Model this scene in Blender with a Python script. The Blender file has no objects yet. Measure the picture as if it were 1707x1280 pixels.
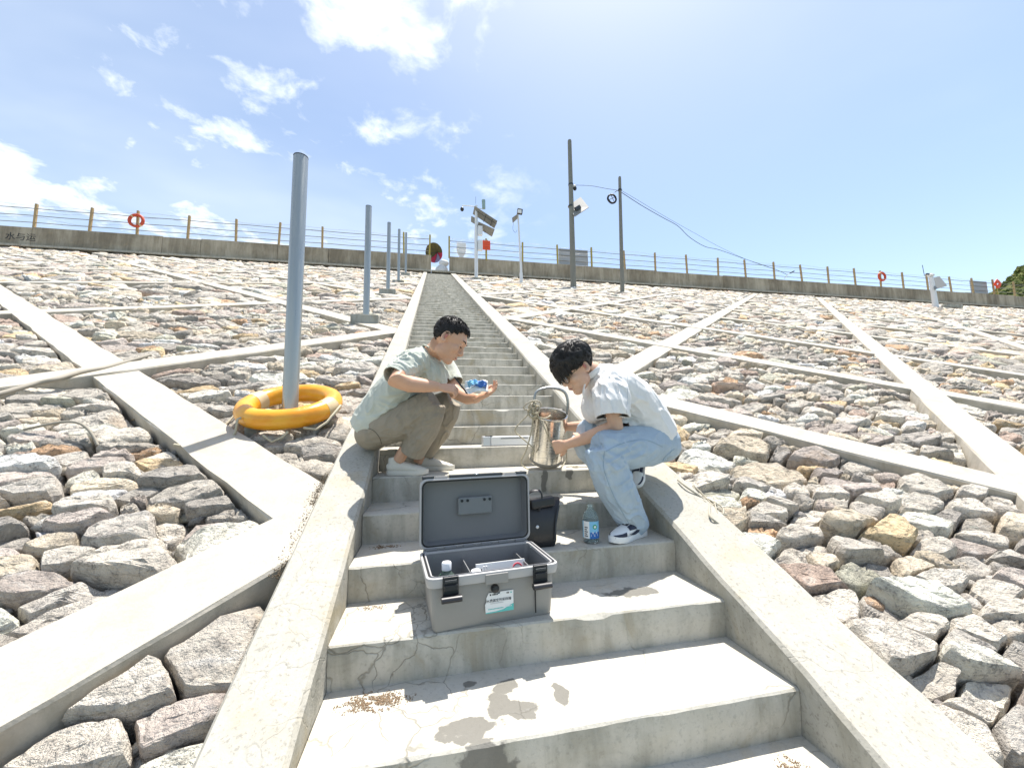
import bpy, bmesh, math, random
import numpy as np
from mathutils import Vector, Matrix, noise, kdtree
R = math.radians
random.seed(7); np.random.seed(7)
SC = bpy.context.scene
COL = SC.collection

# ------------------------------------------------------------------ camera
CAM = Vector((0.333, -0.840, 1.006)); F_PX = 655.26
_pi, _ya, _ro = 0.1048, 0.2025, -0.0157
FW = Vector((math.sin(_ya)*math.cos(_pi), math.cos(_ya)*math.cos(_pi), math.sin(_pi)))
_rt = Vector((math.cos(_ya), -math.sin(_ya), 0)); _up = _rt.cross(FW)
RT = _rt*math.cos(_ro) + _up*math.sin(_ro); UP = -_rt*math.sin(_ro) + _up*math.cos(_ro)
cd = bpy.data.cameras.new('camera'); cam = bpy.data.objects.new('camera', cd); COL.objects.link(cam)
cd.sensor_width = 36; cd.lens = F_PX/1707*36; cd.clip_start = .02; cd.clip_end = 3000
cam.matrix_world = Matrix((( RT.x, UP.x, -FW.x, CAM.x), (RT.y, UP.y, -FW.y, CAM.y), (RT.z, UP.z, -FW.z, CAM.z), (0, 0, 0, 1)))
SC.camera = cam

# ------------------------------------------------------------------ sky, sun, exposure
SUNV = Vector((.19, .23, 1)).normalized()
w = bpy.data.worlds.new('World'); SC.world = w; w.use_nodes = True
nt = w.node_tree; nt.nodes.clear()
def wn(t, **k):
    n = nt.nodes.new(t)
    for a, b in k.items(): setattr(n, a, b)
    return n
sky = wn('ShaderNodeTexSky', sky_type='NISHITA', sun_disc=False, sun_elevation=math.asin(SUNV.z), sun_rotation=math.atan2(SUNV.x, SUNV.y), altitude=300, air_density=1.0, dust_density=1.2, ozone_density=1.0)
tc = wn('ShaderNodeTexCoord'); sep = wn('ShaderNodeSeparateXYZ')
nt.links.new(tc.outputs['Generated'], sep.inputs[0])
def wm(op, a, b=None, clamp=False):
    n = wn('ShaderNodeMath', operation=op, use_clamp=clamp)
    for i, v in enumerate((a, b)):
        if v is None: continue
        if isinstance(v, (int, float)): n.inputs[i].default_value = v
        else: nt.links.new(v, n.inputs[i])
    return n.outputs[0]
zz = wm('ADD', wm('MAXIMUM', sep.outputs[2], 0.0), .16)
px_ = wm('DIVIDE', sep.outputs[0], zz); py_ = wm('DIVIDE', sep.outputs[1], zz)
cmb = wn('ShaderNodeCombineXYZ'); nt.links.new(px_, cmb.inputs[0]); nt.links.new(py_, cmb.inputs[1])
def wnoise(scale, det, rough, off=0, sx=1.0):
    mp = wn('ShaderNodeMapping'); mp.inputs['Location'].default_value = (off, off*.7, off*.3); mp.inputs['Scale'].default_value = (sx, 1, 1)
    nt.links.new(cmb.outputs[0], mp.inputs[0])
    n = wn('ShaderNodeTexNoise'); nt.links.new(mp.outputs[0], n.inputs['Vector'])
    n.inputs['Scale'].default_value = scale; n.inputs['Detail'].default_value = det; n.inputs['Roughness'].default_value = rough
    n.inputs['Distortion'].default_value = .25
    return n.outputs['Fac']
def wramp(v, a, b):
    n = wn('ShaderNodeMapRange'); n.inputs[1].default_value = a; n.inputs[2].default_value = b; nt.links.new(v, n.inputs[0]); n.interpolation_type = 'SMOOTHSTEP'
    return n.outputs[0]
side = wramp(px_, .50, -.05)          # more cloud toward the left of the valley
side2 = wramp(wm('ADD', px_, wm('MULTIPLY', py_, -.25)), 0.5, -1.9)
base = wnoise(8.5, 9, .58, 6.4); big = wnoise(1.9, 2, .5, 7.3); fine = wnoise(6.5, 6, .6, 5.7)
puff = wramp(wm('ADD', wm('ADD', base, wm('MULTIPLY', wm('SUBTRACT', big, .5), .75)), wm('ADD', wm('MULTIPLY', side, .16), wm('MULTIPLY', wm('SUBTRACT', fine, .5), .12))), .63, .88)
veil = wm('MULTIPLY', wramp(wm('ADD', wnoise(.9, 5, .55, 1.7, .6), wm('MULTIPLY', side2, .22)), .50, .92), .40)
horiz = wm('MULTIPLY', wramp(sep.outputs[2], .42, .02), wm('ADD', wm('MULTIPLY', side2, .30), .04))
cl = wm('MAXIMUM', wm('MULTIPLY', wm('MULTIPLY', puff, side), .80), wm('MAXIMUM', veil, horiz), True)
mx = wn('ShaderNodeMix', data_type='RGBA'); nt.links.new(cl, mx.inputs[0])
tint = wn('ShaderNodeMix', data_type='RGBA', blend_type='MULTIPLY'); tint.inputs[0].default_value = 1
nt.links.new(sky.outputs[0], tint.inputs[6]); tint.inputs[7].default_value = (1.07, 1.03, .95, 1)
nt.links.new(tint.outputs[2], mx.inputs[6]); mx.inputs[7].default_value = (5.4, 5.7, 5.9, 1)
bg = wn('ShaderNodeBackground'); nt.links.new(mx.outputs[2], bg.inputs[0]); bg.inputs[1].default_value = .13
wo = wn('ShaderNodeOutputWorld'); nt.links.new(bg.outputs[0], wo.inputs[0])
sd = bpy.data.lights.new('sun', 'SUN'); so = bpy.data.objects.new('sun', sd); COL.objects.link(so)
sd.energy = 4.3; sd.angle = R(.55); sd.color = (1, .955, .89)
so.rotation_euler = SUNV.to_track_quat('Z', 'Y').to_euler(); so.location = (0, 0, 40)
SC.view_settings.view_transform = 'Standard'; SC.view_settings.look = 'None'
SC.view_settings.exposure = .88; SC.view_settings.gamma = 1; SC.view_settings.use_curve_mapping = False
SC.cycles.max_bounces = 6; SC.cycles.diffuse_bounces = 3

# ------------------------------------------------------------------ helpers
SL = 0.4484; RISE = 0.14349; TR = 0.32; SW = 1.5056; NST = 76; CY = 24.406; CZ = CY*SL
NRM = Vector((0, -SL, 1)).normalized(); SDIR = Vector((0, 1, SL)).normalized(); SF = math.hypot(1, SL)
def at(x, y, Y):                       # surveyed photo point at the distance Y up the hill -> place
    d = FW + RT*((x-853.5)/F_PX) + UP*((640-y)/F_PX); return CAM + d*((Y-CAM.y)/d.y)
def on_slope(x, s, off=0.0): return Vector((x, 0, 0)) + SDIR*s + NRM*off
def tag(o, label=None, cat=None, group=None, kind=None):
    if label: o['label'] = label
    if cat: o['category'] = cat
    if group: o['group'] = group
    if kind: o['kind'] = kind
    return o
def thing(name, loc, label, cat, group=None, rz=0, kind=None):
    o = bpy.data.objects.new(name, None); COL.objects.link(o); o.location = loc; o.rotation_euler = (0, 0, rz); o.empty_display_size = .1
    return tag(o, label, cat, group, kind)
class MB:
    def __init__(s): s.v = []; s.f = []; s.m = []
    def add(s, V, Fc, m=0):
        b = len(s.v); s.v += [tuple(v) for v in V]; s.f += [tuple(i+b for i in f) for f in Fc]; s.m += [m]*len(Fc); return s
    def box(s, c, d, rot=None, m=0, taper=1.0):
        c = Vector(c); hx, hy, hz = d[0]/2, d[1]/2, d[2]/2; V = []
        for z in (-1, 1):
            t = taper if z > 0 else 1
            for x, y in ((-1, -1), (1, -1), (1, 1), (-1, 1)):
                p = Vector((x*hx*t, y*hy*t, z*hz)); V.append((rot @ p if rot else p)+c)
        return s.add(V, [(3, 2, 1, 0), (4, 5, 6, 7), (0, 1, 5, 4), (1, 2, 6, 5), (2, 3, 7, 6), (3, 0, 4, 7)], m)
    def prism(s, poly, z0, z1, rot=None, c=(0, 0, 0), m=0):
        n = len(poly); c = Vector(c); V = [Vector((x, y, z)) for z in (z0, z1) for x, y in poly]
        V = [(rot @ p if rot else p)+c for p in V]
        return s.add(V, [tuple(range(n))[::-1], tuple(range(n, 2*n))]+[(i, (i+1) % n, n+(i+1) % n, n+i) for i in range(n)], m)
    def tube(s, pts, rad, n=10, ref=None, m=0, closed=False, cap=True):
        pts = [Vector(p) for p in pts]; k = len(pts)
        if not isinstance(rad, (list, tuple)): rad = [rad]*k
        rad = [(r, r) if isinstance(r, (int, float)) else r for r in rad]
        if len(rad) != k: rad = [rad[0]]*k
        prev = None; V = []
        for i, p in enumerate(pts):
            if closed: t = pts[(i+1) % k]-pts[i-1]
            else: t = pts[min(i+1, k-1)]-pts[max(i-1, 0)]
            if t.length < 1e-9: t = Vector((0, 0, 1))
            t.normalize()
            if ref is not None: a = Vector(ref)
            elif prev is not None: a = prev
            else: a = Vector((0, 0, 1)) if abs(t.z) < .9 else Vector((0, 1, 0))
            a = a - t*a.dot(t)
            if a.length < 1e-5: a = Vector((1, 0, 0)) - t*t.x
            a.normalize(); prev = a; b = t.cross(a)
            for j in range(n):
                q = 2*math.pi*j/n; V.append(p + a*(math.cos(q)*rad[i][0]) + b*(math.sin(q)*rad[i][1]))
        Fc = []
        for i in range(k if closed else k-1):
            i2 = (i+1) % k
            for j in range(n):
                j2 = (j+1) % n; Fc.append((i*n+j, i*n+j2, i2*n+j2, i2*n+j))
        if cap and not closed: Fc += [tuple(range(n))[::-1], tuple(range((k-1)*n, k*n))]
        return s.add(V, Fc, m)
    def ell(s, c, r, rot=None, nu=14, nv=9, m=0):
        c = Vector(c); r = (r, r, r) if isinstance(r, (int, float)) else r; V = []; Fc = []
        for i in range(1, nv):
            a = math.pi*i/nv
            for j in range(nu):
                b = 2*math.pi*j/nu; p = Vector((r[0]*math.sin(a)*math.cos(b), r[1]*math.sin(a)*math.sin(b), r[2]*math.cos(a)))
                V.append((rot @ p if rot else p)+c)
        p = Vector((0, 0, r[2])); V.append((rot @ p if rot else p)+c); p = Vector((0, 0, -r[2])); V.append((rot @ p if rot else p)+c)
        t, bt = len(V)-2, len(V)-1
        for i in range(nv-2):
            for j in range(nu): Fc.append((i*nu+j, (i+1)*nu+j, (i+1)*nu+(j+1) % nu, i*nu+(j+1) % nu))
        for j in range(nu): Fc.append((t, j, (j+1) % nu)); Fc.append((bt, (nv-2)*nu+(j+1) % nu, (nv-2)*nu+j))
        return s.add(V, Fc, m)
    def lathe(s, prof, c=(0, 0, 0), n=24, m=0, rot=None):
        c = Vector(c); V = []; Fc = []; k = len(prof)
        for r, z in prof:
            for j in range(n):
                q = 2*math.pi*j/n; p = Vector((r*math.cos(q), r*math.sin(q), z)); V.append((rot @ p if rot else p)+c)
        for i in range(k-1):
            for j in range(n): Fc.append((i*n+j, i*n+(j+1) % n, (i+1)*n+(j+1) % n, (i+1)*n+j))
        return s.add(V, Fc, m)
    def mesh(s, name, mats, smooth=None):
        me = bpy.data.meshes.new(name); me.from_pydata(s.v, [], s.f)
        for mt in (mats if isinstance(mats, (list, tuple)) else [mats]): me.materials.append(mt)
        if any(s.m): me.polygons.foreach_set('material_index', s.m)
        me.validate(); me.update()
        if smooth is not None:
            me.polygons.foreach_set('use_smooth', [True]*len(me.polygons))
            if smooth < 180: me.set_sharp_from_angle(angle=R(smooth))
        return me
    def obj(s, name, mats, parent=None, smooth=None, loc=None, bevel=0):
        me = s.mesh(name, mats, smooth); return link(name, me, parent, loc, bevel)
def link(name, me, parent=None, loc=None, bevel=0, world=True):
    o = bpy.data.objects.new(name, me); COL.objects.link(o)
    if parent:
        o.parent = parent
        if loc is None and world:      # mesh was modelled in world coordinates
            top = parent; L = Vector(parent.location)
            while top.parent: top = top.parent; L = L + Vector(top.location)
            o.location = -L
    if loc is not None: o.location = loc
    if bevel:
        b = o.modifiers.new('bevel', 'BEVEL'); b.width = bevel; b.segments = 2; b.limit_method = 'ANGLE'; b.angle_limit = R(40)
    return o
def structure(o): o['kind'] = 'structure'; return o
def basis(f, u):                     # columns: forward, right-hand side, up
    f = Vector(f).normalized(); u = Vector(u); u = (u - f*u.dot(f)).normalized(); l = u.cross(f)
    return Matrix(((f.x, l.x, u.x), (f.y, l.y, u.y), (f.z, l.z, u.z)))
RZ = lambda a: Matrix.Rotation(a, 3, 'Z')
RX = lambda a: Matrix.Rotation(a, 3, 'X')
RY = lambda a: Matrix.Rotation(a, 3, 'Y')

# ------------------------------------------------------------------ materials
class NT:
    def __init__(s, name, rough=.6, metal=0., spec=.5, color=(.5, .5, .5)):
        s.mat = bpy.data.materials.new(name); s.mat.use_nodes = True; s.t = s.mat.node_tree; s.b = s.t.nodes['Principled BSDF']
        s.b.inputs['Roughness'].default_value = rough; s.b.inputs['Metallic'].default_value = metal; s.b.inputs['Specular IOR Level'].default_value = spec
        s.b.inputs['Base Color'].default_value = (*color, 1); s._geo = None
    def n(s, t, **k):
        n = s.t.nodes.new(t)
        for a, b in k.items(): setattr(n, a, b)
        return n
    def l(s, a, b): s.t.links.new(a, b)
    def pos(s):
        if s._geo is None: s._geo = s.n('ShaderNodeNewGeometry')
        return s._geo.outputs['Position']
    def nor(s): s.pos(); return s._geo.outputs['Normal']
    def obj(s): return s.n('ShaderNodeTexCoord').outputs['Object']
    def map(s, v, scale=(1, 1, 1), loc=(0, 0, 0), rot=(0, 0, 0)):
        m = s.n('ShaderNodeMapping'); s.l(v, m.inputs[0]); m.inputs['Scale'].default_value = scale; m.inputs['Location'].default_value = loc; m.inputs['Rotation'].default_value = rot; return m.outputs[0]
    def noise(s, v, sc, det=4, r=.55, dist=0):
        n = s.n('ShaderNodeTexNoise'); s.l(v, n.inputs['Vector']); n.inputs['Scale'].default_value = sc; n.inputs['Detail'].default_value = det; n.inputs['Roughness'].default_value = r; n.inputs['Distortion'].default_value = dist; return n.outputs['Fac']
    def noisec(s, v, sc, det=3):
        n = s.n('ShaderNodeTexNoise'); s.l(v, n.inputs['Vector']); n.inputs['Scale'].default_value = sc; n.inputs['Detail'].default_value = det; return n.outputs['Color']
    def edge(s, v, sc, rnd=1):
        n = s.n('ShaderNodeTexVoronoi', feature='DISTANCE_TO_EDGE'); s.l(v, n.inputs['Vector']); n.inputs['Scale'].default_value = sc; n.inputs['Randomness'].default_value = rnd; return n.outputs['Distance']
    def m(s, op, a, b=None, clamp=False):
        n = s.n('ShaderNodeMath', operation=op, use_clamp=clamp)
        for i, v in enumerate((a, b)):
            if v is None: continue
            if isinstance(v, (int, float)): n.inputs[i].default_value = v
            else: s.l(v, n.inputs[i])
        return n.outputs[0]
    def ramp(s, v, a, b, c=0., d=1.):
        n = s.n('ShaderNodeMapRange', interpolation_type='SMOOTHSTEP'); s.l(v, n.inputs[0])
        for i, x in enumerate((a, b, c, d)): n.inputs[i+1].default_value = x
        return n.outputs[0]
    def vadd(s, a, b, k=1.0):
        n = s.n('ShaderNodeVectorMath', operation='MULTIPLY_ADD'); s.l(b, n.inputs[0]); n.inputs[1].default_value = (k, k, k); s.l(a, n.inputs[2]); return n.outputs[0]
    def mix(s, f, a, b, mode='MIX'):
        n = s.n('ShaderNodeMix', data_type='RGBA', blend_type=mode)
        for i, v in ((0, f), (6, a), (7, b)):
            if isinstance(v, (int, float)): n.inputs[i].default_value = v
            elif isinstance(v, tuple): n.inputs[i].default_value = (*v, 1)
            else: s.l(v, n.inputs[i])
        return n.outputs[2]
    def color(s, c): s.l(c, s.b.inputs['Base Color'])
    def rough(s, r): s.l(r, s.b.inputs['Roughness'])
    def bump(s, h, strength=.5, dist=.01):
        n = s.n('ShaderNodeBump'); n.inputs['Strength'].default_value = strength; n.inputs['Distance'].default_value = dist; s.l(h, n.inputs['Height']); s.l(n.outputs[0], s.b.inputs['Normal'])
    def sep(s, v):
        n = s.n('ShaderNodeSeparateXYZ'); s.l(v, n.inputs[0]); return n.outputs
def simple(name, col, rough=.55, metal=0., var=.12, sc=30, bump=.0, spec=.5):
    k = NT(name, rough, metal, spec); p = k.obj()
    f = k.noise(p, sc, 5, .6); g = k.noise(p, sc*.13, 3)
    a = tuple(c*(1-var) for c in col); b = tuple(min(1, c*(1+var)) for c in col)
    k.color(k.mix(k.m('ADD', k.m('MULTIPLY', f, .5), k.m('MULTIPLY', g, .5)), a, b))
    k.rough(k.ramp(g, .3, .7, max(0, rough-.08), min(1, rough+.08)))
    if bump: k.bump(f, bump, .004)
    return k.mat
def concrete(name, base, stains=.5, cracks=1.0, wet=(), speck=.6, streak=0., litter=0.):
    k = NT(name, .88, 0, .25); p = k.pos()
    n1 = k.noise(p, 1.7, 6, .62, .4); n2 = k.noise(p, 9, 6, .65); n3 = k.noise(p, 70, 3, .7); n4 = k.noise(p, 4.3, 5, .6, .8)
    c = k.mix(n1, tuple(x*.86 for x in base), tuple(min(1, x*1.1) for x in base))
    c = k.mix(k.m('MULTIPLY', k.ramp(n2, .35, .7), .5), c, tuple(x*q for x, q in zip(base, (.86, .84, .78))))
    c = k.mix(k.m('MULTIPLY', k.ramp(n3, .53, .68), speck*.6), c, tuple(x*.5 for x in base))
    c = k.mix(k.m('MULTIPLY', k.ramp(n3, .40, .26), speck*.35), c, tuple(min(1, x*1.35) for x in base))
    # weathering on vertical faces (dirt and algae where water runs)
    nz = k.sep(k.nor()); vert = k.ramp(nz[2], .75, .3)
    run = k.noise(k.map(p, (9, 9, 1.3)), 1, 5, .6, .5)
    c = k.mix(k.m('MULTIPLY', vert, k.m('MULTIPLY', k.ramp(k.m('ADD', k.m('MULTIPLY', run, .6), k.m('MULTIPLY', n4, .5)), .46, .68), stains)), c, (.17, .165, .13))
    c = k.mix(k.m('MULTIPLY', vert, k.m('MULTIPLY', k.ramp(n4, .62, .74), stains*.5)), c, (.10, .12, .05))
    if streak: c = k.mix(k.m('MULTIPLY', vert, streak), c, k.mix(k.ramp(k.m('ADD', k.m('MULTIPLY', k.noise(k.map(p, (1.5, 1.5, .22)), 1, 7, .72, .5), .62), k.m('MULTIPLY', k.noise(p, .55, 5, .65), .38)), .38, .64), (.20, .16, .11), (.50, .43, .325)))
    c = k.mix(k.m('MULTIPLY', k.ramp(n4, .52, .74), .38), c, (.46, .37, .23))
    h = k.m('ADD', k.m('MULTIPLY', n3, .35), k.m('MULTIPLY', n2, .65))
    if cracks:
        pc = k.vadd(p, k.noisec(p, 5, 4), .22)
        e = k.m('MULTIPLY', k.ramp(k.edge(pc, 2.7), .012, .0), k.ramp(k.noise(p, 2.1, 2), .46, .62))
        e2 = k.m('MULTIPLY', k.ramp(k.edge(pc, 5.5), .018, .0), k.ramp(k.noise(p, 1.6, 2), .54, .64))
        e = k.m('MAXIMUM', e, e2); wide = k.m('MULTIPLY', k.ramp(k.edge(pc, 2.7), .06, .0), k.ramp(k.noise(p, 2.1, 2), .48, .62))
        c = k.mix(k.m('MULTIPLY', wide, .3*cracks), c, tuple(x*.62 for x in base)); c = k.mix(k.m('MULTIPLY', e, .6*cracks), c, (.13, .12, .09)); h = k.m('SUBTRACT', h, k.m('MULTIPLY', e, .7*cracks))
    ro = None
    for (wx, wy, wz, rx, ry, rz) in wet:
        q = k.map(p, (1/rx, 1/ry, 1/rz), (-wx/rx, -wy/ry, -wz/rz))
        q = k.vadd(q, k.noisec(p, 13, 6), 2.4); q = k.map(q, loc=(-1.2, -1.2, -1.2))
        ln = k.n('ShaderNodeVectorMath', operation='LENGTH'); k.l(q, ln.inputs[0])
        f = k.ramp(ln.outputs['Value'], 1.03, .86); ro = f if ro is None else k.m('MAXIMUM', ro, f)
    if ro is not None:
        c = k.mix(k.m('MULTIPLY', ro, .85), c, tuple(x*.27 for x in base)); k.rough(k.ramp(ro, 0, 1, .88, .5))
    k.color(c); k.bump(h, .45, .012); return k.mat
def wetspot(x, y, z, rx, ry, rz): return (x, y, z, rx, ry, rz)
WET = [(.575, .545, RISE, .05, .035, .05), (.545, .47, RISE, .045, .06, .05), (.60, .43, RISE, .05, .04, .05), (.45, .385, RISE, .09, .045, .05), (.48, .325, .08, .08, .03, .10), (.745, .46, RISE, .026, .055, .04), (1.03, 1.60, .645, .022, .03, .085), (1.20, 1.60, .69, .03, .03, .03), (1.18, .80, 2*RISE, .12, .05, .04), (.47, .58, RISE, .025, .018, .03)]
M_STEP = concrete('step_concrete', (.53, .505, .44), .55, .85, WET, .55)
M_CURB = concrete('curb_concrete', (.445, .425, .37), .45, .25, (), 1.0)
M_BEAM = concrete('beam_concrete', (.50, .46, .39), .35, False, (), .35)
M_WALL = concrete('wall_concrete', (.46, .43, .36), .9, False, (), .3, streak=.85)
M_BLOCK = concrete('block_concrete', (.40, .40, .36), .6, False, (), .4)
def rock_mat():
    k = NT('rock', .9, 0, .2); p = k.pos(); at_ = k.n('ShaderNodeAttribute', attribute_name='tint')
    n1 = k.noise(p, 3.2, 7, .66, .6); n2 = k.noise(p, 17, 6, .7, .3); n3 = k.noise(p, 85, 3, .7)
    lay = k.noise(k.map(p, (5, 9, 30), rot=(.5, .35, .4)), 1, 5, .65, .6)
    c = k.mix(.55, at_.outputs['Color'], k.mix(n1, (.55, .53, .52), (1.75, 1.70, 1.58)), 'MULTIPLY')
    c = k.mix(k.m('MULTIPLY', k.ramp(n2, .42, .68), .5), c, k.mix(1., at_.outputs['Color'], (.45, .44, .46), 'MULTIPLY'))
    c = k.mix(k.m('MULTIPLY', k.ramp(k.m('ADD', k.m('MULTIPLY', n3, .5), k.m('MULTIPLY', n2, .5)), .53, .62), .55), c, (.10, .09, .08))
    c = k.mix(k.m('MULTIPLY', k.ramp(k.m('ADD', k.m('MULTIPLY', lay, .7), k.m('MULTIPLY', n3, .3)), .53, .66), .5), c, (.62, .60, .56))
    c = k.mix(k.m('MULTIPLY', k.ramp(k.noise(p, 2.3, 5, .6), .60, .74), .38), c, (.46, .30, .16))
    vein = k.ramp(k.edge(k.vadd(p, k.noisec(p, 6, 4), .3), 3.1), .012, 0.)
    c = k.mix(k.m('MULTIPLY', vein, .35), c, (.08, .075, .07)); c = k.mix(k.m('MULTIPLY', k.ramp(n2, .44, .30), .55), c, (.70, .66, .57))
    k.color(c)
    h = k.m('ADD', k.m('MULTIPLY', lay, .35), k.m('ADD', k.m('MULTIPLY', n2, 1.0), k.m('MULTIPLY', n3, .30)))
    k.bump(h, 1.0, .045); return k.mat
M_ROCK = rock_mat()
M_DARK = simple('gap_gravel', (.13, .12, .105), .95, var=.4, sc=14, bump=.6)
M_ROAD = simple('crest_road', (.42, .41, .38), .9, var=.15, sc=4)
M_GALV = NT('galvanised_steel', .33, .65); _p = M_GALV.obj(); _n = M_GALV.noise(M_GALV.map(_p, (30, 30, 2.2)), 1, 5, .6)
M_GALV.color(M_GALV.mix(_n, (.30, .32, .31), (.44, .46, .44))); M_GALV.rough(M_GALV.ramp(_n, .3, .7, .26, .44)); M_GALV = M_GALV.mat
M_STEEL = NT('stainless_steel', .2, 1.); _p = M_STEEL.obj(); _n = M_STEEL.noise(M_STEEL.map(_p, (4, 4, 160)), 1, 4, .6)
M_STEEL.color(M_STEEL.mix(_n, (.60, .57, .51), (.74, .72, .67))); M_STEEL.rough(M_STEEL.ramp(_n, .3, .7, .14, .3)); M_STEEL = M_STEEL.mat
M_WHITEP = simple('white_paint', (.72, .73, .74), .45, var=.06, sc=12)
M_POSTW = simple('weathered_post', (.42, .29, .14), .7, var=.25, sc=9)
M_POSTY = simple('yellow_post', (.40, .31, .07), .6, var=.3, sc=14)
M_RAIL = simple('rail_metal', (.22, .215, .20), .5, .4, var=.2, sc=10)
M_DKGREY = simple('dark_metal', (.055, .06, .065), .5, .3)
M_BLACK = simple('black_plastic', (.016, .016, .018), .35, var=.2)
M_LBLACK = simple('black_leather', (.022, .021, .023), .38, var=.3, sc=60, bump=.5)
M_CPOLE = simple('pole_concrete', (.21, .205, .175), .85, var=.25, sc=7, bump=.3)
M_PANELBACK = simple('solar_back', (.22, .22, .205), .5, var=.1, sc=6)
M_SOLAR = simple('solar_cells', (.02, .03, .07), .2)
M_RED = simple('orange_red_sign', (.80, .085, .02), .5, var=.1)
M_REDRING = simple('faded_red_foam', (.55, .075, .03), .6, var=.25, sc=9)
M_RING = NT('orange_ring_plastic', .32, 0, .6); _p = M_RING.obj(); _n = M_RING.noise(_p, 7, 5, .6)
_c = M_RING.mix(M_RING.ramp(_n, .35, .7), (.80, .31, .012), (.84, .42, .03)); _c = M_RING.mix(M_RING.m('MULTIPLY', M_RING.ramp(M_RING.noise(_p, 16, 5, .7), .6, .72), .6), _c, (.60, .16, .04)); M_RING.color(_c); M_RING.bump(M_RING.noise(_p, 40, 4), .3, .004); M_RING = M_RING.mat
M_BAND = simple('reflective_band', (.62, .47, .27), .5, var=.2, sc=25)
M_ROPE = simple('cream_rope', (.50, .45, .33), .85, var=.25, sc=120, bump=.8)
M_ROPE2 = simple('grey_rope', (.46, .42, .33), .9, var=.3, sc=90, bump=.8)
M_HOSE = simple('dusty_hose', (.30, .27, .215), .7, var=.2, sc=30)
M_BOX = simple('grey_case_plastic', (.285, .275, .255), .5, var=.06, sc=60, bump=.15)
M_BOXIN = simple('grey_case_inside', (.19, .19, .19), .42, var=.06, sc=40)
M_RIM = simple('grey_case_rim', (.42, .41, .40), .42, var=.06, sc=60)
M_GASKET = simple('rubber_gasket', (.012, .012, .012), .6)
M_PAPER = simple('white_paper', (.80, .80, .78), .6, var=.03)
M_INK = simple('black_ink', (.02, .02, .022), .6)
M_REDINK = simple('red_ink', (.62, .05, .08), .6)
M_TEAL = simple('teal_ink', (.12, .52, .47), .6)
M_CAP = simple('white_cap', (.80, .81, .82), .4, var=.03)
M_WHITEPL = simple('white_plastic', (.78, .78, .77), .4, var=.04)
M_ALU = simple('aluminium', (.62, .63, .64), .35, .55, var=.1)
M_BLUE = simple('blue_print', (.02, .13, .42), .45)
M_LBLUE = simple('light_blue_print', (.22, .52, .74), .45)
M_GREEN = simple('green_print', (.03, .33, .14), .45)
M_GRAV = simple('sand_debris', (.24, .165, .10), .95, var=.4, sc=60)
def clear(name, col, alpha=.35, rough=.05):
    k = NT(name, rough, 0, .6, col); k.b.inputs['Transmission Weight'].default_value = .9; k.b.inputs['IOR'].default_value = 1.2; return k.mat
M_PET = clear('clear_bottle', (.82, .92, .92)); M_GLASSG = clear('green_bottle', (.55, .72, .62))
def skin(name, col):
    k = NT(name, .48, 0, .4); p = k.obj(); n = k.noise(p, 22, 4, .6); n2 = k.noise(p, 90, 3)
    k.color(k.mix(n, tuple(c*q for c, q in zip(col, (.88, .80, .76))), col)); k.b.inputs['Subsurface Weight'].default_value = .06; k.b.inputs['Subsurface Radius'].default_value = (.01, .004, .002)
    k.bump(n2, .2, .002); return k.mat
M_SKIN = skin('skin_light_brown', (.66, .40, .265)); M_SKIN2 = skin('skin_fair', (.68, .44, .31))
M_LIP = simple('lips', (.40, .16, .125), .45); M_EAR = simple('ear_inner', (.50, .17, .12), .5)
M_HAIR = NT('black_hair', .52, 0, .35); _p = M_HAIR.obj(); _n = M_HAIR.noise(M_HAIR.map(_p, (60, 60, 200)), 1, 4)
M_HAIR.color(M_HAIR.mix(_n, (.006, .005, .005), (.032, .026, .022))); M_HAIR = M_HAIR.mat
def cloth(name, a, b, sc=9, weave=900, extra=None, bump=.35):
    k = NT(name, .92, 0, .15); p = k.obj(); n = k.noise(p, sc, 5, .6, .4); c = k.mix(k.ramp(n, .3, .7), a, b)
    k.b.inputs['Sheen Weight'].default_value = .05
    if extra: c = extra(k, p, c)
    k.color(c); k.bump(k.m('ADD', k.m('MULTIPLY', k.noise(p, 26, 5, .6, .8), .8), k.m('MULTIPLY', k.noise(p, weave, 1), .2)), bump, .009); return k.mat
M_TEE = cloth('sage_cotton', (.52, .54, .47), (.57, .59, .52))
M_TROU = cloth('khaki_twill', (.30, .26, .20), (.34, .295, .23), 7)
M_SHIRT = cloth('white_cotton', (.75, .735, .71), (.80, .785, .765), 7)
def denim(k, p, c):
    n = k.noise(p, 3.2, 2, .5, .3); c = k.mix(k.m('MULTIPLY', k.ramp(n, .36, .70), .4), c, (.56, .63, .68))
    return k.mix(k.m('MULTIPLY', k.noise(k.map(p, (250, 250, 60)), 1, 2), .22), c, (.62, .68, .72))
M_JEAN = cloth('light_denim', (.33, .41, .485), (.40, .49, .57), 9, 600, denim, .5)
M_SEAM = simple('denim_seam', (.30, .39, .47), .9); M_STITCH = simple('khaki_seam', (.10, .085, .06), .9)
M_SHOE = simple('cream_mesh_shoe', (.68, .64, .55), .75, var=.12, sc=140, bump=.8)
M_SOLE = simple('shoe_sole', (.66, .63, .55), .6, var=.08, sc=30); M_WSOLE = simple('white_sole', (.80, .80, .79), .45, var=.04)
M_NAVY = simple('navy_leather', (.018, .022, .045), .42, var=.2, sc=60, bump=.2)
M_LACE = simple('shoe_lace', (.30, .28, .24), .8); M_GOLD = simple('thin_gold_frame', (.16, .12, .07), .25, .9)
M_LENS = clear('eyeglass_lens', (.97, .97, .97))
M_TARP = simple('dark_tarpaulin', (.03, .032, .038), .6, var=.3, sc=5, bump=.3)
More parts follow.
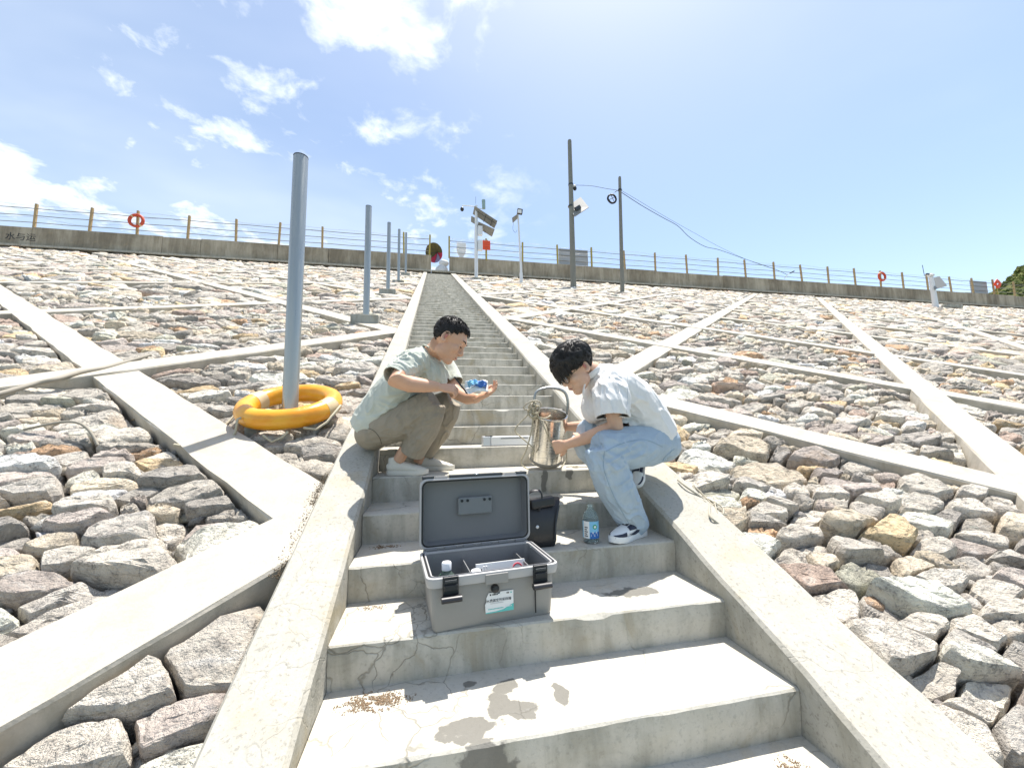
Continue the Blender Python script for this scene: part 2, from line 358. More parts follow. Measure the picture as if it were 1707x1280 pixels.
M_UMB1 = simple('parasol_olive', (.10, .09, .03), .7, var=.3); M_UMB2 = simple('parasol_violet', (.28, .25, .42), .7, var=.2); M_UMB3 = simple('parasol_red', (.50, .03, .08), .7, var=.2)
M_BAG = simple('woven_white_sack', (.70, .71, .73), .8, var=.12, sc=10, bump=.4)
M_SIGNG = simple('grey_sign_back', (.42, .43, .45), .6, var=.1, sc=5)
M_WIRE = simple('black_cable', (.02, .02, .022), .6)

# ------------------------------------------------------------------ ground, crest, far hill
slope = structure(MB().add([on_slope(-32, -3.2, -.27), on_slope(70, -3.2, -.27), on_slope(70, CY*SF+.1, -.27), on_slope(-32, CY*SF+.1, -.27)], [(0, 1, 2, 3)]).obj('embankment_slope', M_DARK))
lo = on_slope(0, -3.2, -.27)
g = MB().add([(-1500, lo.y, lo.z), (1500, lo.y, lo.z), (1500, -1500, lo.z-1), (-1500, -1500, lo.z-1)], [(0, 3, 2, 1)])
gk = NT('reservoir_water', .12, 0, .6, (.05, .11, .10)); gk.bump(gk.noise(gk.pos(), 1.4, 4), .25, .05)
structure(g.obj('reservoir_water', gk.mat))
structure(MB().add([(-60, CY+.42, CZ+.04), (120, CY+.42, CZ+.04), (120, CY+6, CZ+.04), (-60, CY+6, CZ+.04)], [(0, 1, 2, 3)]).obj('crest_road', M_ROAD))
gb = MB().add([(-1500, CY+6, CZ+.0), (1500, CY+6, CZ+.0), (1500, CY+1500, CZ-60), (-1500, CY+1500, CZ-60)], [(0, 1, 2, 3)])
M_LAND = simple('far_grassland', (.07, .10, .035), .95, var=.4, sc=.05); structure(gb.obj('valley_ground', M_LAND))
def hill():
    V = []; Fc = []; nx, ny = 70, 40; o0 = Vector((262, 118, CZ-6))
    for j in range(ny):
        for i in range(nx):
            x = -75+150*i/(nx-1); y = -60+120*j/(ny-1); d = math.hypot(x/78, y/62)
            h = 66*max(0, 1-d)**.92 + 3.0*noise.noise(Vector((x*.06, y*.06, 1)))*max(0, 1-d)**.3
            V.append(o0+Vector((x, y, h-2)))
    for j in range(ny-1):
        for i in range(nx-1): Fc.append((j*nx+i, j*nx+i+1, (j+1)*nx+i+1, (j+1)*nx+i))
    k = NT('scrub_hillside', .95, 0, .1); p = k.pos(); n = k.noise(p, .16, 6, .65)
    k.color(k.mix(k.ramp(n, .35, .68), (.05, .075, .022), (.17, .165, .065)))
    o = structure(MB().add(V, Fc).obj('hill', k.mat, smooth=180))
    B = MB(); rnd = random.Random(4); LM = []
    for _ in range(2600):
        i = rnd.randrange(nx-1); j = rnd.randrange(0, ny//2+6); a = Vector(V[j*nx+i]).lerp(Vector(V[(j+1)*nx+i+1]), rnd.random())
        if a.z < CZ-6.5: continue
        r = rnd.uniform(.7, 1.9)
        for q in range(6):
            c = a+Vector((rnd.uniform(-1, 1), rnd.uniform(-1, 1), rnd.uniform(.1, 1.1)))*r*.7; t = r*rnd.uniform(.3, .6)
            d1 = Vector((rnd.uniform(-1, 1), rnd.uniform(-1, 1), rnd.uniform(-1, 1))).normalized()*t; d2 = d1.orthogonal().normalized()*t; d3 = d1.cross(d2).normalized()*t
            B.add([c+d1, c+d2, c-d1, c-d2, c+d3, c-d3], [(0, 1, 4), (1, 2, 4), (2, 3, 4), (3, 0, 4), (1, 0, 5), (2, 1, 5), (3, 2, 5), (0, 3, 5)])
    k = NT('scrub_leaves', .9, 0, .1); n = k.noise(k.pos(), .5, 3)
    k.color(k.mix(k.ramp(n, .35, .65), (.10, .135, .04), (.27, .26, .10))); tag(B.obj('hillside_scrub', k.mat), 'green and yellowish scrub covering the hill at the far right', 'scrub', kind='stuff')
hill()

# ------------------------------------------------------------------ stairs
stairs = thing('staircase', (0, 0, 0), None, None, kind='structure')
def step_mesh(seed):
    n = 40; rnd = random.Random(seed); V = []; Fc = []
    # profile: base front, nose lower, nose upper, tread back (local: nose at y=0,z=0)
    for i in range(n+1):
        x = SW*i/n; w1 = .0035*noise.noise(Vector((x*7, seed*3.1, 0))); w2 = .004*noise.noise(Vector((x*9, seed*1.7, 5)))
        ch = .006+.004*noise.noise(Vector((x*13, seed, 9))) + (.010 if noise.noise(Vector((x*5, seed*2.3, 2))) > .42 else 0)
        V += [(x, .006+w1*.5, -RISE-.02), (x, w1, -.06), (x, w1, -ch), (x, ch+w1*.4, w2*.3), (x, .12, w2*.35), (x, TR+.04, 0.0), (x, TR+.04, -RISE-.02)]
    m = 7
    for i in range(n):
        for j in range(m): a = i*m+j; b = i*m+(j+1) % m; Fc.append((a, b, b+m, a+m))
    Fc += [tuple(range(m))[::-1], tuple(range(n*m, n*m+m))]
    return MB().add(V, Fc)
stepm = [step_mesh(s).mesh('step', M_STEP) for s in range(9)]
for k in range(-3, NST+1):
    link('step', stepm[(k*4) % 9 if k < 6 else k % 9], stairs, (0, k*TR, k*RISE))
def curb(x0, x1, seed):
    m = MB(); n = 150; V = []; Fc = []; smin, smax = -2.2, CY*SF-.12
    prof = [(x0, -.5), (x0, .052), (x0+.012, .066), (x0+.4*(x1-x0), .069), (x1-.012, .066), (x1, .052), (x1, -.5)]
    K = len(prof)
    ss = [smin+(smax-smin)*(i/n)**1.6 for i in range(n+1)]
    for s in ss:
        for j, (x, z) in enumerate(prof):
            d = .005*noise.noise(Vector((x*3, s*4, seed)))+.004*noise.noise(Vector((x*9, s*17, seed+4)))
            V.append(on_slope(x+(d if 0 < j < K-1 else 0), s, z+(d if 0 < j < K-1 else 0)))
    for i in range(n):
        for j in range(K-1): a = i*K+j; Fc.append((a, a+K, a+K+1, a+1))
    Fc += [tuple(range(K)), tuple(range(n*K, n*K+K))[::-1]]
    return m.add(V, Fc)
curb(-.225, -.001, 1.3).obj('stair_curb', M_CURB, stairs, smooth=35)
curb(SW+.001, 1.835, 7.7).obj('stair_curb', M_CURB, stairs, smooth=35)
# outer toe of the right curb: thin mortar fillet
ft = MB(); V = []; Fc = []
for i in range(200):
    s = -2+27.5*(i/199)**1.5; wv = .035+.02*noise.noise(Vector((s*3, 3, 1)))+.012*noise.noise(Vector((s*11, 3, 1)))
    V += [on_slope(1.83, s, .045), on_slope(1.835+wv, s, .015), on_slope(1.835+wv, s, -.3)]
for i in range(199):
    for j in range(2): a = i*3+j; Fc.append((a, a+1, a+4, a+3))
ft.add(V, Fc).obj('mortar_fillet', M_CURB, stairs)

# ------------------------------------------------------------------ frame beams on the slope (coordinates x, s along the slope)
SMAX = CY*SF-.25
BW = .32
def L_(c, x0, x1, c2=None): c2 = c if c2 is None else c2; return ((x0, c+x0), (x1, c2+x1))      # rising to the right
def B_(d, x0, x1, d2=None): d2 = d if d2 is None else d2; return ((x0, d-x0), (x1, d2-x1))      # falling to the right
LX, RX_ = -.225, 1.87
left_beams = [B_(1.27, -28, LX, 1.2), B_(7.55, -14, LX, 5.95), B_(11.2, -20, LX, 10.8), B_(16.2, -20, LX), B_(21.2, -20, LX),
    L_(1.45, -6, LX, 1.52), L_(6.5, -12, LX, 6.35), L_(13.6, -12, LX, 11.4), L_(20.0, -12, LX, 17.2), L_(26.6, -14, LX, 22.6), L_(32, -16, LX, 28)]
right_beams = [B_(5.45, RX_, 7.5), B_(9.95, RX_, 12, 9.4), B_(14.6, RX_, 16, 13.0), B_(18.6, RX_, 22), B_(23.2, RX_, 26), B_(28, RX_, 30), B_(33, RX_, 34), B_(38, RX_, 40), B_(43.5, RX_, 46), B_(49, RX_, 52), B_(54.5, RX_, 58),
    L_(1.35, RX_, 24, 1.6), L_(6.1, RX_, 20, 6.9), L_(11.3, RX_, 16), L_(16.3, RX_, 12), L_(21.3, RX_, 8), L_(-3.02, RX_, 29, -3.9), L_(-7.3, 5, 36, -10), L_(-11.6, 9, 42, -15.4), L_(-16.5, 14, 48, -20.5), L_(-21.5, 19, 54, -26), L_(-27, 24, 60, -31), L_(-32.5, 30, 62, -36)]
def clip_seg(a, b, x0, x1, s0, s1):
    a = np.array(a, float); b = np.array(b, float); t0, t1 = 0., 1.; d = b-a
    for k, lo_, hi in ((0, x0, x1), (1, s0, s1)):
        if abs(d[k]) < 1e-9: continue
        u, v = (lo_-a[k])/d[k], (hi-a[k])/d[k]
        if u > v: u, v = v, u
        t0 = max(t0, u); t1 = min(t1, v)
    return None if t1 <= t0 else (a+d*t0, a+d*t1)
frame = thing('slope_frame', on_slope(0, 0), None, None, kind='structure')
bi = 0
def beam(a, b, top):
    a = np.array(a); b = np.array(b); d = (b-a); L = np.linalg.norm(d); d /= L; nrm = np.array((-d[1], d[0])); n = max(2, int(L/.22)); V = []; Fc = []
    for i in range(n+1):
        p = a+d*L*i/n; near = 1.0 if abs(p[0]) < 9 and p[1] < 10 else 0.
        for sgn, z in ((-1, -.55), (-1, top-.012), (-.955, top), (.955, top), (1, top-.012), (1, -.55)):
            e = .016*noise.noise(Vector((p[0]*2.3, p[1]*2.3, sgn*7)))*near+.007*noise.noise(Vector((p[0]*9, p[1]*9, sgn*7)))*near
            ez = .005*noise.noise(Vector((p[0]*3+sgn, p[1]*3, 3)))*near
            q = p+nrm*(BW/2*sgn+e); V.append(on_slope(q[0], q[1], z+(ez if z > -.5 else 0)))
    for i in range(n):
        for j in range(5): A = i*6+j; Fc.append((A, A+1, A+7, A+6))
    Fc += [tuple(range(6))[::-1], tuple(range(n*6, n*6+6))]
    MB().add(V, Fc).obj('beam', M_BEAM, frame)
def ext(a, b, e0, e1):
    d = (b-a)/np.linalg.norm(b-a); return a-d*e0, b+d*e1
for bs, x0, x1 in ((left_beams, -28, LX), (right_beams, RX_-.03, 62)):
    for a, b in bs:
        c = clip_seg(a, b, x0, x1, -2.5, SMAX)
        if c is None: continue
        a2, b2 = c
        if bs is left_beams and b2[0] > LX-.01: a2, b2 = ext(a2, b2, 0, .10)
        if bs is right_beams and a2[0] < RX_+.01: a2, b2 = ext(a2, b2, .12, 0)
        beam(a2, b2, .028 + .0028*(bi % 7)); bi += 1

# ------------------------------------------------------------------ rock panels
def halfplanes(beams):
    out = []
    for a, b in beams:
        a = np.array(a); b = np.array(b); d = (b-a)/np.linalg.norm(b-a); n = np.array((-d[1], d[0])); out.append((n, float(n@a)))
    return out
PAL = [((.37, .355, .33), 8), ((.31, .30, .285), 6), ((.345, .315, .30), 4), ((.46, .44, .405), 7), ((.54, .52, .475), 4), ((.42, .38, .315), 5), ((.45, .36, .24), 1.8), ((.40, .28, .19), 1.0), ((.36, .29, .255), 1.4), ((.34, .345, .30), .8), ((.26, .25, .24), 2)]
PW = np.array([p[1] for p in PAL]); PW = PW/PW.sum(); PC = np.array([p[0] for p in PAL])
AN = 1.95
def visible(x, s):
    y = s/SF; return (x > -1.15*(y+1.2)-1.4) & (x < 2.35*(y+1.0)+3.2)
def sample(x0, x1, s0, s1, seed, avoid):
    rs = np.random.RandomState(seed); cell = .5; grid = {}; P = []
    area = (x1-x0)*(s1-s0)
    for (ra, rb, dens, att) in ((.22, .33, .8, 1), (.13, .21, 7, 1), (.07, .115, 26, 1), (.038, .065, 34, 1)):
        n = int(area*dens); X = rs.uniform(x0, x1, n); S = rs.uniform(s0, s1, n); Rr = rs.uniform(ra, rb, n)
        ok = visible(X, S)
        if ra < .08: ok &= (S < 9+.0*X) & (np.abs(X) < 10)
        X, S, Rr = X[ok], S[ok], Rr[ok]
        far = np.clip((S-6)/12, 0, 1)
        for x, s, r in zip(X, S, Rr):
            sy = s*AN; gi, gj = int(x//cell), int(sy//cell); good = True
            for a in (-2, -1, 0, 1, 2):
                for b in (-2, -1, 0, 1, 2):
                    for (qx, qs, qr) in grid.get((gi+a, gj+b), ()):
                        if (qx-x)**2+(qs-sy)**2 < ((qr+r)*(.86 if r > .13 else .74))**2: good = False; break
                    if not good: break
                if not good: break
            if good: grid.setdefault((gi, gj), []).append((x, sy, r)); P.append((x, sy, r))
    return np.array(P)
def build_region(x0, x1, beams, seed):
    P = sample(x0, x1, -2.4, SMAX, seed, None); N = len(P)
    H = halfplanes(beams); hp = [(n, d) for n, d in H]
    # which side of every beam each site is on
    g = P[:, :2]/np.array((1, AN)); keep = np.ones(N, bool); sides = []
    for n, d in hp:
        v = g@n-d; keep &= np.abs(v) > BW/2+.035; sides.append(np.sign(v))
    keep &= (g[:, 0] > x0+.04) & (g[:, 0] < x1-.04)
    P = P[keep]; g = g[keep]; sides = [s[keep] for s in sides]; N = len(P)
    kd = kdtree.KDTree(N)
    for i in range(N): kd.insert((P[i, 0], P[i, 1], 0), i)
    kd.balance(); K = 16; nb = np.zeros((N, K), int)
    for i in range(N):
        q = kd.find_n((P[i, 0], P[i, 1], 0), K+1); ids = [a[1] for a in q if a[1] != i][:K]; ids += [ids[-1]]*(K-len(ids)); nb[i] = ids
    return P, g, nb, hp, sides, N
def radial(P, nb, hp, sides, g, M, gap, rs, x0, x1):
    N = len(P); th = (np.arange(M)[None, :]+rs.uniform(0, 1, (N, 1)))/M*2*np.pi; U = np.stack((np.cos(th), np.sin(th)), -1)     # in metric space (x, s*AN)
    D = P[nb][:, :, :2]-P[:, None, :2]; L = np.linalg.norm(D, axis=2)+1e-6; nrm = D/L[..., None]
    off = (L**2+(P[:, 2]**2)[:, None]-P[nb][:, :, 2]**2)/(2*L)-gap; off = np.maximum(off, .018)
    dot = np.einsum('nkc,nmc->nkm', nrm, U); inv = np.maximum(dot, 0)/off[..., None]
    inv = np.where(inv > 0, inv, 0)
    pw = rs.uniform(20, 60, (N, 1)); acc = (inv**pw[..., None]).sum(1)
    Ug = U/np.array((1, AN))           # direction in real slope coordinates per unit metric radius
    lines = [(n, d, sd) for (n, d), sd in zip(hp, sides)]
    for n, d, sd in lines:
        dist = np.abs(g@n-d)-BW/2-.012; v = (Ug@n)*(-sd)[:, None]; k = np.maximum(v, 0)/np.maximum(dist, .015)[:, None]; acc += k**pw
    for n, d in ((np.array((1., 0)), x1), (np.array((-1., 0)), -x0)):
        dist = d-g@n; k = np.maximum(Ug@n, 0)/np.maximum(dist, .015)[:, None]; acc += k**pw
    k = np.maximum(Ug[..., 1], 0)/np.maximum(SMAX+.25-g[:, 1], .02)[:, None]; acc += k**pw
    r = acc**(-1/pw); r = np.minimum(r, .62)
    return r, Ug
def stones(P, g, nb, hp, sides, M, rings, seed, x0, x1, gap, rough):
    """returns verts (N,V,3), faces (V-indexed), tint (N,3)"""
    rs = np.random.RandomState(seed); N = len(P)
    r, Ug = radial(P, nb, hp, sides, g, M, gap, rs, x0, x1)
    ph = rs.uniform(0, 6.28, (N, 1)); a = np.arange(M)[None, :]/M*2*np.pi
    r = r*(1-.05*rough*(1+np.sin(3*a+ph))*rs.uniform(0, 1, (N, 1))-.04*rough*rs.uniform(0, 1, (N, M)))
    size = r.mean(1)
    Hh = rs.uniform(-.026, .042, N)+.03*np.clip(size-.2, -.1, .2); Hh -= (P[:, 2] < .09)*.03
    tilt = rs.normal(0, .125, (N, 2)); tilt[:, 1] += .02
    nB = 7; bd = rs.uniform(0, 2*np.pi, (N, nB)); bu = np.stack((np.cos(bd), np.sin(bd)), -1); bm = rs.uniform(.12, .95, (N, nB)); bo = rs.uniform(.30, 1.0, (N, nB))*size[:, None]
    rho = np.array([q for q in rings]); V = []
    def height(xy):
        z = Hh[:, None]+np.einsum('nmc,nc->nm', xy, tilt)
        for b in range(nB):
            pr = np.einsum('nmc,nc->nm', xy, bu[:, b]); z = np.minimum(z, Hh[:, None]+.03+(bo[:, b][:, None]-pr)*bm[:, b][:, None])
        return np.maximum(z, (Hh-.02-.11*size)[:, None])
    verts = [np.stack((g[:, 0], g[:, 1], Hh), -1)[:, None, :]]
    for q in rho:
        xy = Ug*(r*q)[..., None]; z = height(xy)
        edge = np.clip((q-.84)/.16, 0, 1); z = z-(edge**2.4)*(.03+.06*size[:, None])
        z = np.maximum(z, -.40); verts.append(np.concatenate((g[:, None, :]+xy, z[..., None]), -1))
    xy = Ug*(r*.93)[..., None]; verts.append(np.concatenate((g[:, None, :]+xy, np.full((N, M, 1), -.45)), -1))
    V = np.concatenate(verts, 1); nr = len(rho)+1; Fc = []
    for j in range(M): Fc.append((0, 1+j, 1+(j+1) % M))
    for k in range(nr-1):
        for j in range(M):
            a_, b_, c_, d_ = 1+k*M+j, 1+k*M+(j+1) % M, 1+(k+1)*M+(j+1) % M, 1+(k+1)*M+j
            Fc.append((a_, d_, c_)); Fc.append((a_, c_, b_))
    T = np.minimum(PC[rs.choice(len(PC), N, p=PW)]*rs.uniform(1.15, 1.78, (N, 1))*np.array((1.035, 1.0, .945)), .76)
    return V, np.array(Fc), T
XD = np.array((1., 0, 0)); SD_ = np.array(SDIR); ND = np.array(NRM)
def world(V): return V[..., 0:1]*XD+V[..., 1:2]*SD_+V[..., 2:3]*ND
def fast_mesh(name, V, Fc, T, mat, smooth=False):
    N, K, _ = V.shape; W = world(V).reshape(-1, 3).astype(np.float32); F_ = (Fc[None]+(np.arange(N)*K)[:, None, None]).reshape(-1, 3)
    me = bpy.data.meshes.new(name); me.vertices.add(len(W)); me.vertices.foreach_set('co', W.ravel()); nf = len(F_)
    me.loops.add(nf*3); me.loops.foreach_set('vertex_index', F_.ravel().astype(np.int32)); me.polygons.add(nf)
    me.polygons.foreach_set('loop_start', (np.arange(nf)*3).astype(np.int32)); me.polygons.foreach_set('loop_total', np.full(nf, 3, np.int32))
    me.update(calc_edges=True); at_ = me.color_attributes.new('tint', 'FLOAT_COLOR', 'POINT')
    C4 = np.ones((N, K, 4), np.float32); C4[..., :3] = T[:, None, :]; at_.data.foreach_set('color', C4.ravel())
    me.materials.append(mat)
    if smooth: me.polygons.foreach_set('use_smooth', [True]*nf); me.set_sharp_from_angle(angle=R(26))
    return me
def noise3(W, seed):
    out = np.empty(len(W))
    for i, p in enumerate(W):
        q = Vector(p)+Vector((seed, 0, 0)); out[i] = noise.noise(q*4.5)*.5-abs(noise.noise(q*10))*.55+abs(noise.noise(q*26))*.22
    return out
NEARC = np.array((.333, -.84*SF))
cand = []; regs = []
for ri, (x0, x1, bm) in enumerate(((-27.5, -.235, left_beams), (1.875, 62, right_beams))):
    P, g, nb, hp, sides, N = build_region(x0, x1, bm, 11+ri); regs.append((x0, x1, P, g, nb, hp, sides))
    W = world(np.concatenate((g, np.zeros((N, 1))), 1)); d = W-np.array(CAM); z = d@np.array(FW); u = d@np.array(RT)/z*F_PX+853; v = 640-d@np.array(UP)/z*F_PX
    inf = (z > .15) & (u > -140) & (u < 1850) & (v < 1420)
    app = np.where(inf, P[:, 2]/np.maximum(z, .3), 0)
    for i in range(N): cand.append((app[i], ri, i))
cand.sort(reverse=True); near = [set(), set()]
for a_, ri, i in cand[:300]: near[ri].add(i)
for ri, (x0, x1, P, g, nb, hp, sides) in enumerate(regs):
    N = len(P); isn = np.zeros(N, bool); isn[list(near[ri])] = True
    dist = np.hypot(g[:, 0]-.3, g[:, 1]+.9); mid = (~isn) & (dist < 9); far = (~isn) & ~mid
    def sub(m): return P, g, nb, hp, sides, m
    for m, M, rings, rough, kind in ((isn, 34, (.22, .40, .55, .67, .77, .85, .91, .96, 1.0, 1.01), 1.1, 'near'), (mid, 16, (.38, .66, .86, .97), 1.2, 'mid'), (far, 9, (.55, .93), 1.3, 'far')):
        ids = np.nonzero(m)[0]
        if not len(ids): continue
        sd_ = [s[ids] for s in sides]; Pi = P[ids]
        # neighbour lookup needs the full set
        class Q(np.ndarray): pass
        nbi = nb[ids]
        def rad(Ps, nbs, *a): return None
        _P = np.concatenate((Pi, P)); nb2 = nbi+len(ids)
        rs = np.random.RandomState(50+ri); 
        # radial() indexes P[nb]; give it the stacked array
        def radial2(Pq, nbq, hpq, sq, gq, Mq, gap, rsq, xa, xb):
            N_ = len(gq); th = (np.arange(Mq)[None, :]+rsq.uniform(0, 1, (N_, 1)))/Mq*2*np.pi; U = np.stack((np.cos(th), np.sin(th)), -1)
            D = _P[nb2][:, :, :2]-Pi[:, None, :2]; L = np.linalg.norm(D, axis=2)+1e-6; nrm = D/L[..., None]
            off = np.maximum((L**2+(Pi[:, 2]**2)[:, None]-_P[nb2][:, :, 2]**2)/(2*L)-gap, .018)
            inv = np.maximum(np.einsum('nkc,nmc->nkm', nrm, U), 0)/off[..., None]; pw = rsq.uniform(18, 60, (N_, 1)); acc = (inv**pw[..., None]).sum(1); Ug = U/np.array((1, AN))
            for (n, d), s_ in zip(hpq, sq):
                dd = np.abs(gq@n-d)-BW/2-.012; v = (Ug@n)*(-s_)[:, None]; acc += (np.maximum(v, 0)/np.maximum(dd, .015)[:, None])**pw
            for n, d in ((np.array((1., 0)), xb), (np.array((-1., 0)), -xa)):
                acc += (np.maximum(Ug@n, 0)/np.maximum(d-gq@n, .015)[:, None])**pw
            acc += (np.maximum(Ug[..., 1], 0)/np.maximum(SMAX+.25-gq[:, 1], .02)[:, None])**pw
            return np.minimum(acc**(-1/pw), .62), Ug
        radial = radial2
        V, Fc, T = stones(Pi, g[ids], nb2, hp, sd_, M, rings, 90+ri, x0, x1, .003, rough)
        if kind == 'near':
            K = V.shape[1]
            for i in range(len(ids)):
                vi = V[i].copy(); dr = vi[:, :2]-vi[0, :2]; n1 = noise3(vi, i*3.3+ri*100); sz = dr.__abs__().mean()
                amp = .06*min(1, sz/.12); vi[:, 2] += np.where(vi[:, 2] > -.44, n1*amp, 0); ln = np.linalg.norm(dr, axis=1)+1e-6
                vi[:, :2] += dr/ln[:, None]*(n1*.014)[:, None]
                # chiselled steps along a bedding direction
                a = (i*2.399) % 6.28; q = (dr@np.array((math.cos(a), math.sin(a))))/.085+n1*1.6; stp = (q-np.floor(q)); vi[:, 2] -= np.where(vi[:, 2] > -.4, np.clip(stp-.6, 0, 1)*.030*min(1, sz/.1), 0)
                me = fast_mesh('stone', vi[None], Fc, T[i:i+1], M_ROCK, True); link('stone', me, slope, (0, 0, 0))
        else:
            if kind == 'mid': V[:, :, 2] += np.random.RandomState(5).normal(0, .008, V.shape[:2])*(V[:, :, 2] > -.44)
            else: V[:, :, 2] += np.random.RandomState(6).normal(0, .018, V.shape[:2])*(V[:, :, 2] > -.44)
            o = link('packed_stones', fast_mesh('packed_stones', V, Fc, T, M_ROCK), slope, (0, 0, 0)); o['kind'] = 'stuff'

# small broken rubble wedged in the gaps between the nearer stones
def rubble():
    rnd = random.Random(77); bm = bmesh.new(); bmesh.ops.create_icosphere(bm, subdivisions=1, radius=1.0); base = np.array([v.co[:] for v in bm.verts]); fc = np.array([[v.index for v in f.verts] for f in bm.faces]); bm.free()
    rs = np.random.RandomState(8); out = []; T = []
    for _ in range(5200):
        s_ = rs.uniform(-.6, 8.5)
        if rs.rand() < .5: x = rs.uniform(-1.15*(s_+1.2)-.6, -.26)
        else: x = rs.uniform(1.92, 2.35*(s_+1)+1.5)
        sc = rs.uniform(.018, .055); d = rs.uniform(.65, 1.3, (len(base), 1)); p = base*d*sc*np.array((rs.uniform(.9, 1.5), rs.uniform(.8, 1.2), rs.uniform(.5, .9)))
        a = rs.uniform(0, 6.28); c_, n_ = math.cos(a), math.sin(a); p = p @ np.array(((c_, n_, 0), (-n_, c_, 0), (0, 0, 1)))
        out.append(p+np.array((x, s_, rs.uniform(-.15, -.055)))); T.append(PC[rs.choice(len(PC), p=PW)]*rs.uniform(.95, 1.5))
    o = link('rubble', fast_mesh('rubble', np.array(out), fc, np.array(T), M_ROCK), slope, (0, 0, 0)); o['kind'] = 'stuff'
rubble()
# ------------------------------------------------------------------ crest: parapet walls, ledge, railings
def parapet(x0, x1, label, joints):
    t = thing('parapet_wall', (x0, CY, CZ), label, 'wall')
    js = [x0]+[j for j in joints if x0 < j < x1]+[x1]
    for i in range(len(js)-1):
        a, b = js[i]+.008, js[i+1]-.008; dz = .02*math.sin(i*2.7); dy = .006*math.sin(i*1.9)
        MB().box(((a+b)/2, CY+.16+dy, (CZ-.3+12.17+dz)/2), (b-a, .30, 12.17+dz-CZ+.3)).obj('wall_panel', M_WALL, t, bevel=.012)
    n = max(1, int((x1-x0)/5))
    for i in range(n):
        a = x0+(x1-x0)*i/n+.006; b = x0+(x1-x0)*(i+1)/n-.006
        MB().box(((a+b)/2, CY-.20, CZ+.03+.007*math.sin(i*3.1)), (b-a, .38, .11)).obj('ledge', M_CURB, t, bevel=.01)
    return t
jl = [-33.5, -27.3, -21.1, -14.95, -13.0, -8.9, -6.0, -2.7]; jr = [6.43, 9.9, 14.2, 16.6, 22.2, 27.1, 33, 38.2, 42.9, 47, 53, 59, 65]
parapet(-48, .255, 'stained concrete parapet along the crest, left of the stair opening', jl)
parapet(1.42, 72, 'stained concrete parapet along the crest, right of the stair opening', jr)
sill = MB().box((.84, CY-.1, CZ+.04), (1.15, .5, .10)); structure(sill.obj('top_landing', M_CURB))
def railing(xs, label, mats, x_end):
    t = thing('crest_railing', (xs[0], CY+.16, 12.17), label, 'railing')
    pm = [MB().box((0, 0, .73), (.105, .105, 1.5)).mesh('post', m) for m in (M_POSTW, M_POSTY)]
    for i, x in enumerate(xs):
        o = link('post', pm[mats(x)], t, (x-xs[0], 0, -.02+.03*math.sin(i*2.1))); o.rotation_euler = (.02*math.sin(i), .022*math.sin(i*3.3), 0)
    a, b = min(xs), max(max(xs), x_end)
    for z in (12.50, 12.90, 13.31):
        pts = []; n = len(xs)*3
        for i in range(n+1):
            x = a+(b-a)*i/n; pts.append((x, CY+.15, z+.012*math.sin(x*1.7+z)))
        MB().tube(pts, .021, 6).obj('rail', M_RAIL, t)
    for q, (z0, am, ph) in enumerate(((12.72, .17, 0), (13.18, .15, 1.3), (13.5, .08, 2.0))):
        pts = []; n = len(xs)*7
        for i in range(n+1):
            x = a+(b-a)*i/n; pts.append((x, CY+.18, z0+am*math.sin(x*1.24+ph)*math.sin(x*.4+ph)+.05*noise.noise(Vector((x*2.2, q, 0)))))
        MB().tube(pts, .0065, 4).obj('barbed_wire', M_RAIL, t)
    return t
railing([-33.7, -31.2, -28.7, -26.2, -23.7, -21.15, -18.6, -16.31, -13.77, -11.24, -8.9, -6.42, -3.84, -1.49, .14], 'orange brown posts and thin rails on the parapet left of the stair opening', lambda x: 1 if x > -2 else 0, .14)
railing([1.42, 3.9, 6.43, 8.97, 11.52, 14.1, 16.55, 19.19, 21.88, 24.34, 27.0, 29.63, 32.27, 35.0, 37.68, 40.15, 42.9, 45.6, 48.24, 50.8, 53.4, 56, 58.6, 61.2], 'yellow and brown posts and thin rails on the parapet right of the stair opening', lambda x: 1 if x < 13 else 0, 61.2)
tg = bpy.data.curves.new('graffiti', 'FONT'); tg.body = '水与运'; tg.size = .62; tg.extrude = .002
def text_mesh(body, size, mat, extrude=.0004, align='LEFT', spacing=1.0):
    cu = bpy.data.curves.new('txt', 'FONT'); cu.body = body; cu.size = size; cu.extrude = extrude; cu.align_x = align; cu.space_character = spacing; cu.resolution_u = 2
    o = bpy.data.objects.new('txt', cu); COL.objects.link(o); dg = bpy.context.evaluated_depsgraph_get()
    me = bpy.data.meshes.new_from_object(o.evaluated_get(dg)); bpy.data.objects.remove(o); me.materials.clear(); me.materials.append(mat); return me
gm = text_mesh('水与运', .46, M_INK, .002); gm.transform(Matrix.Translation((-22.25, CY-.001, 11.42)) @ Matrix.Rotation(R(90), 4, 'X'))
tag(link('painted_writing', gm), 'black brushed characters painted on the parapet at the far left', 'graffiti')
def ring_mb(c, Rm, r, rot, n=40, k=14, bands=4):
    m = MB(); pts = [Vector(c)+rot @ Vector((math.cos(2*math.pi*i/n)*Rm, math.sin(2*math.pi*i/n)*Rm, 0)) for i in range(n)]
    m.tube(pts, [(r, r*.92)]*n, k, ref=rot @ Vector((0, 0, 1)), closed=True); return m
def band_mb(c, Rm, r, rot, a, wd, k=14):
    pts = [Vector(c)+rot @ Vector((math.cos(a+wd*(i/4-.5))*Rm, math.sin(a+wd*(i/4-.5))*Rm, 0)) for i in range(5)]
    return MB().tube(pts, [(r, r*.92)]*5, k, ref=rot @ Vector((0, 0, 1)))
rr = Matrix.Rotation(R(90), 3, 'X')
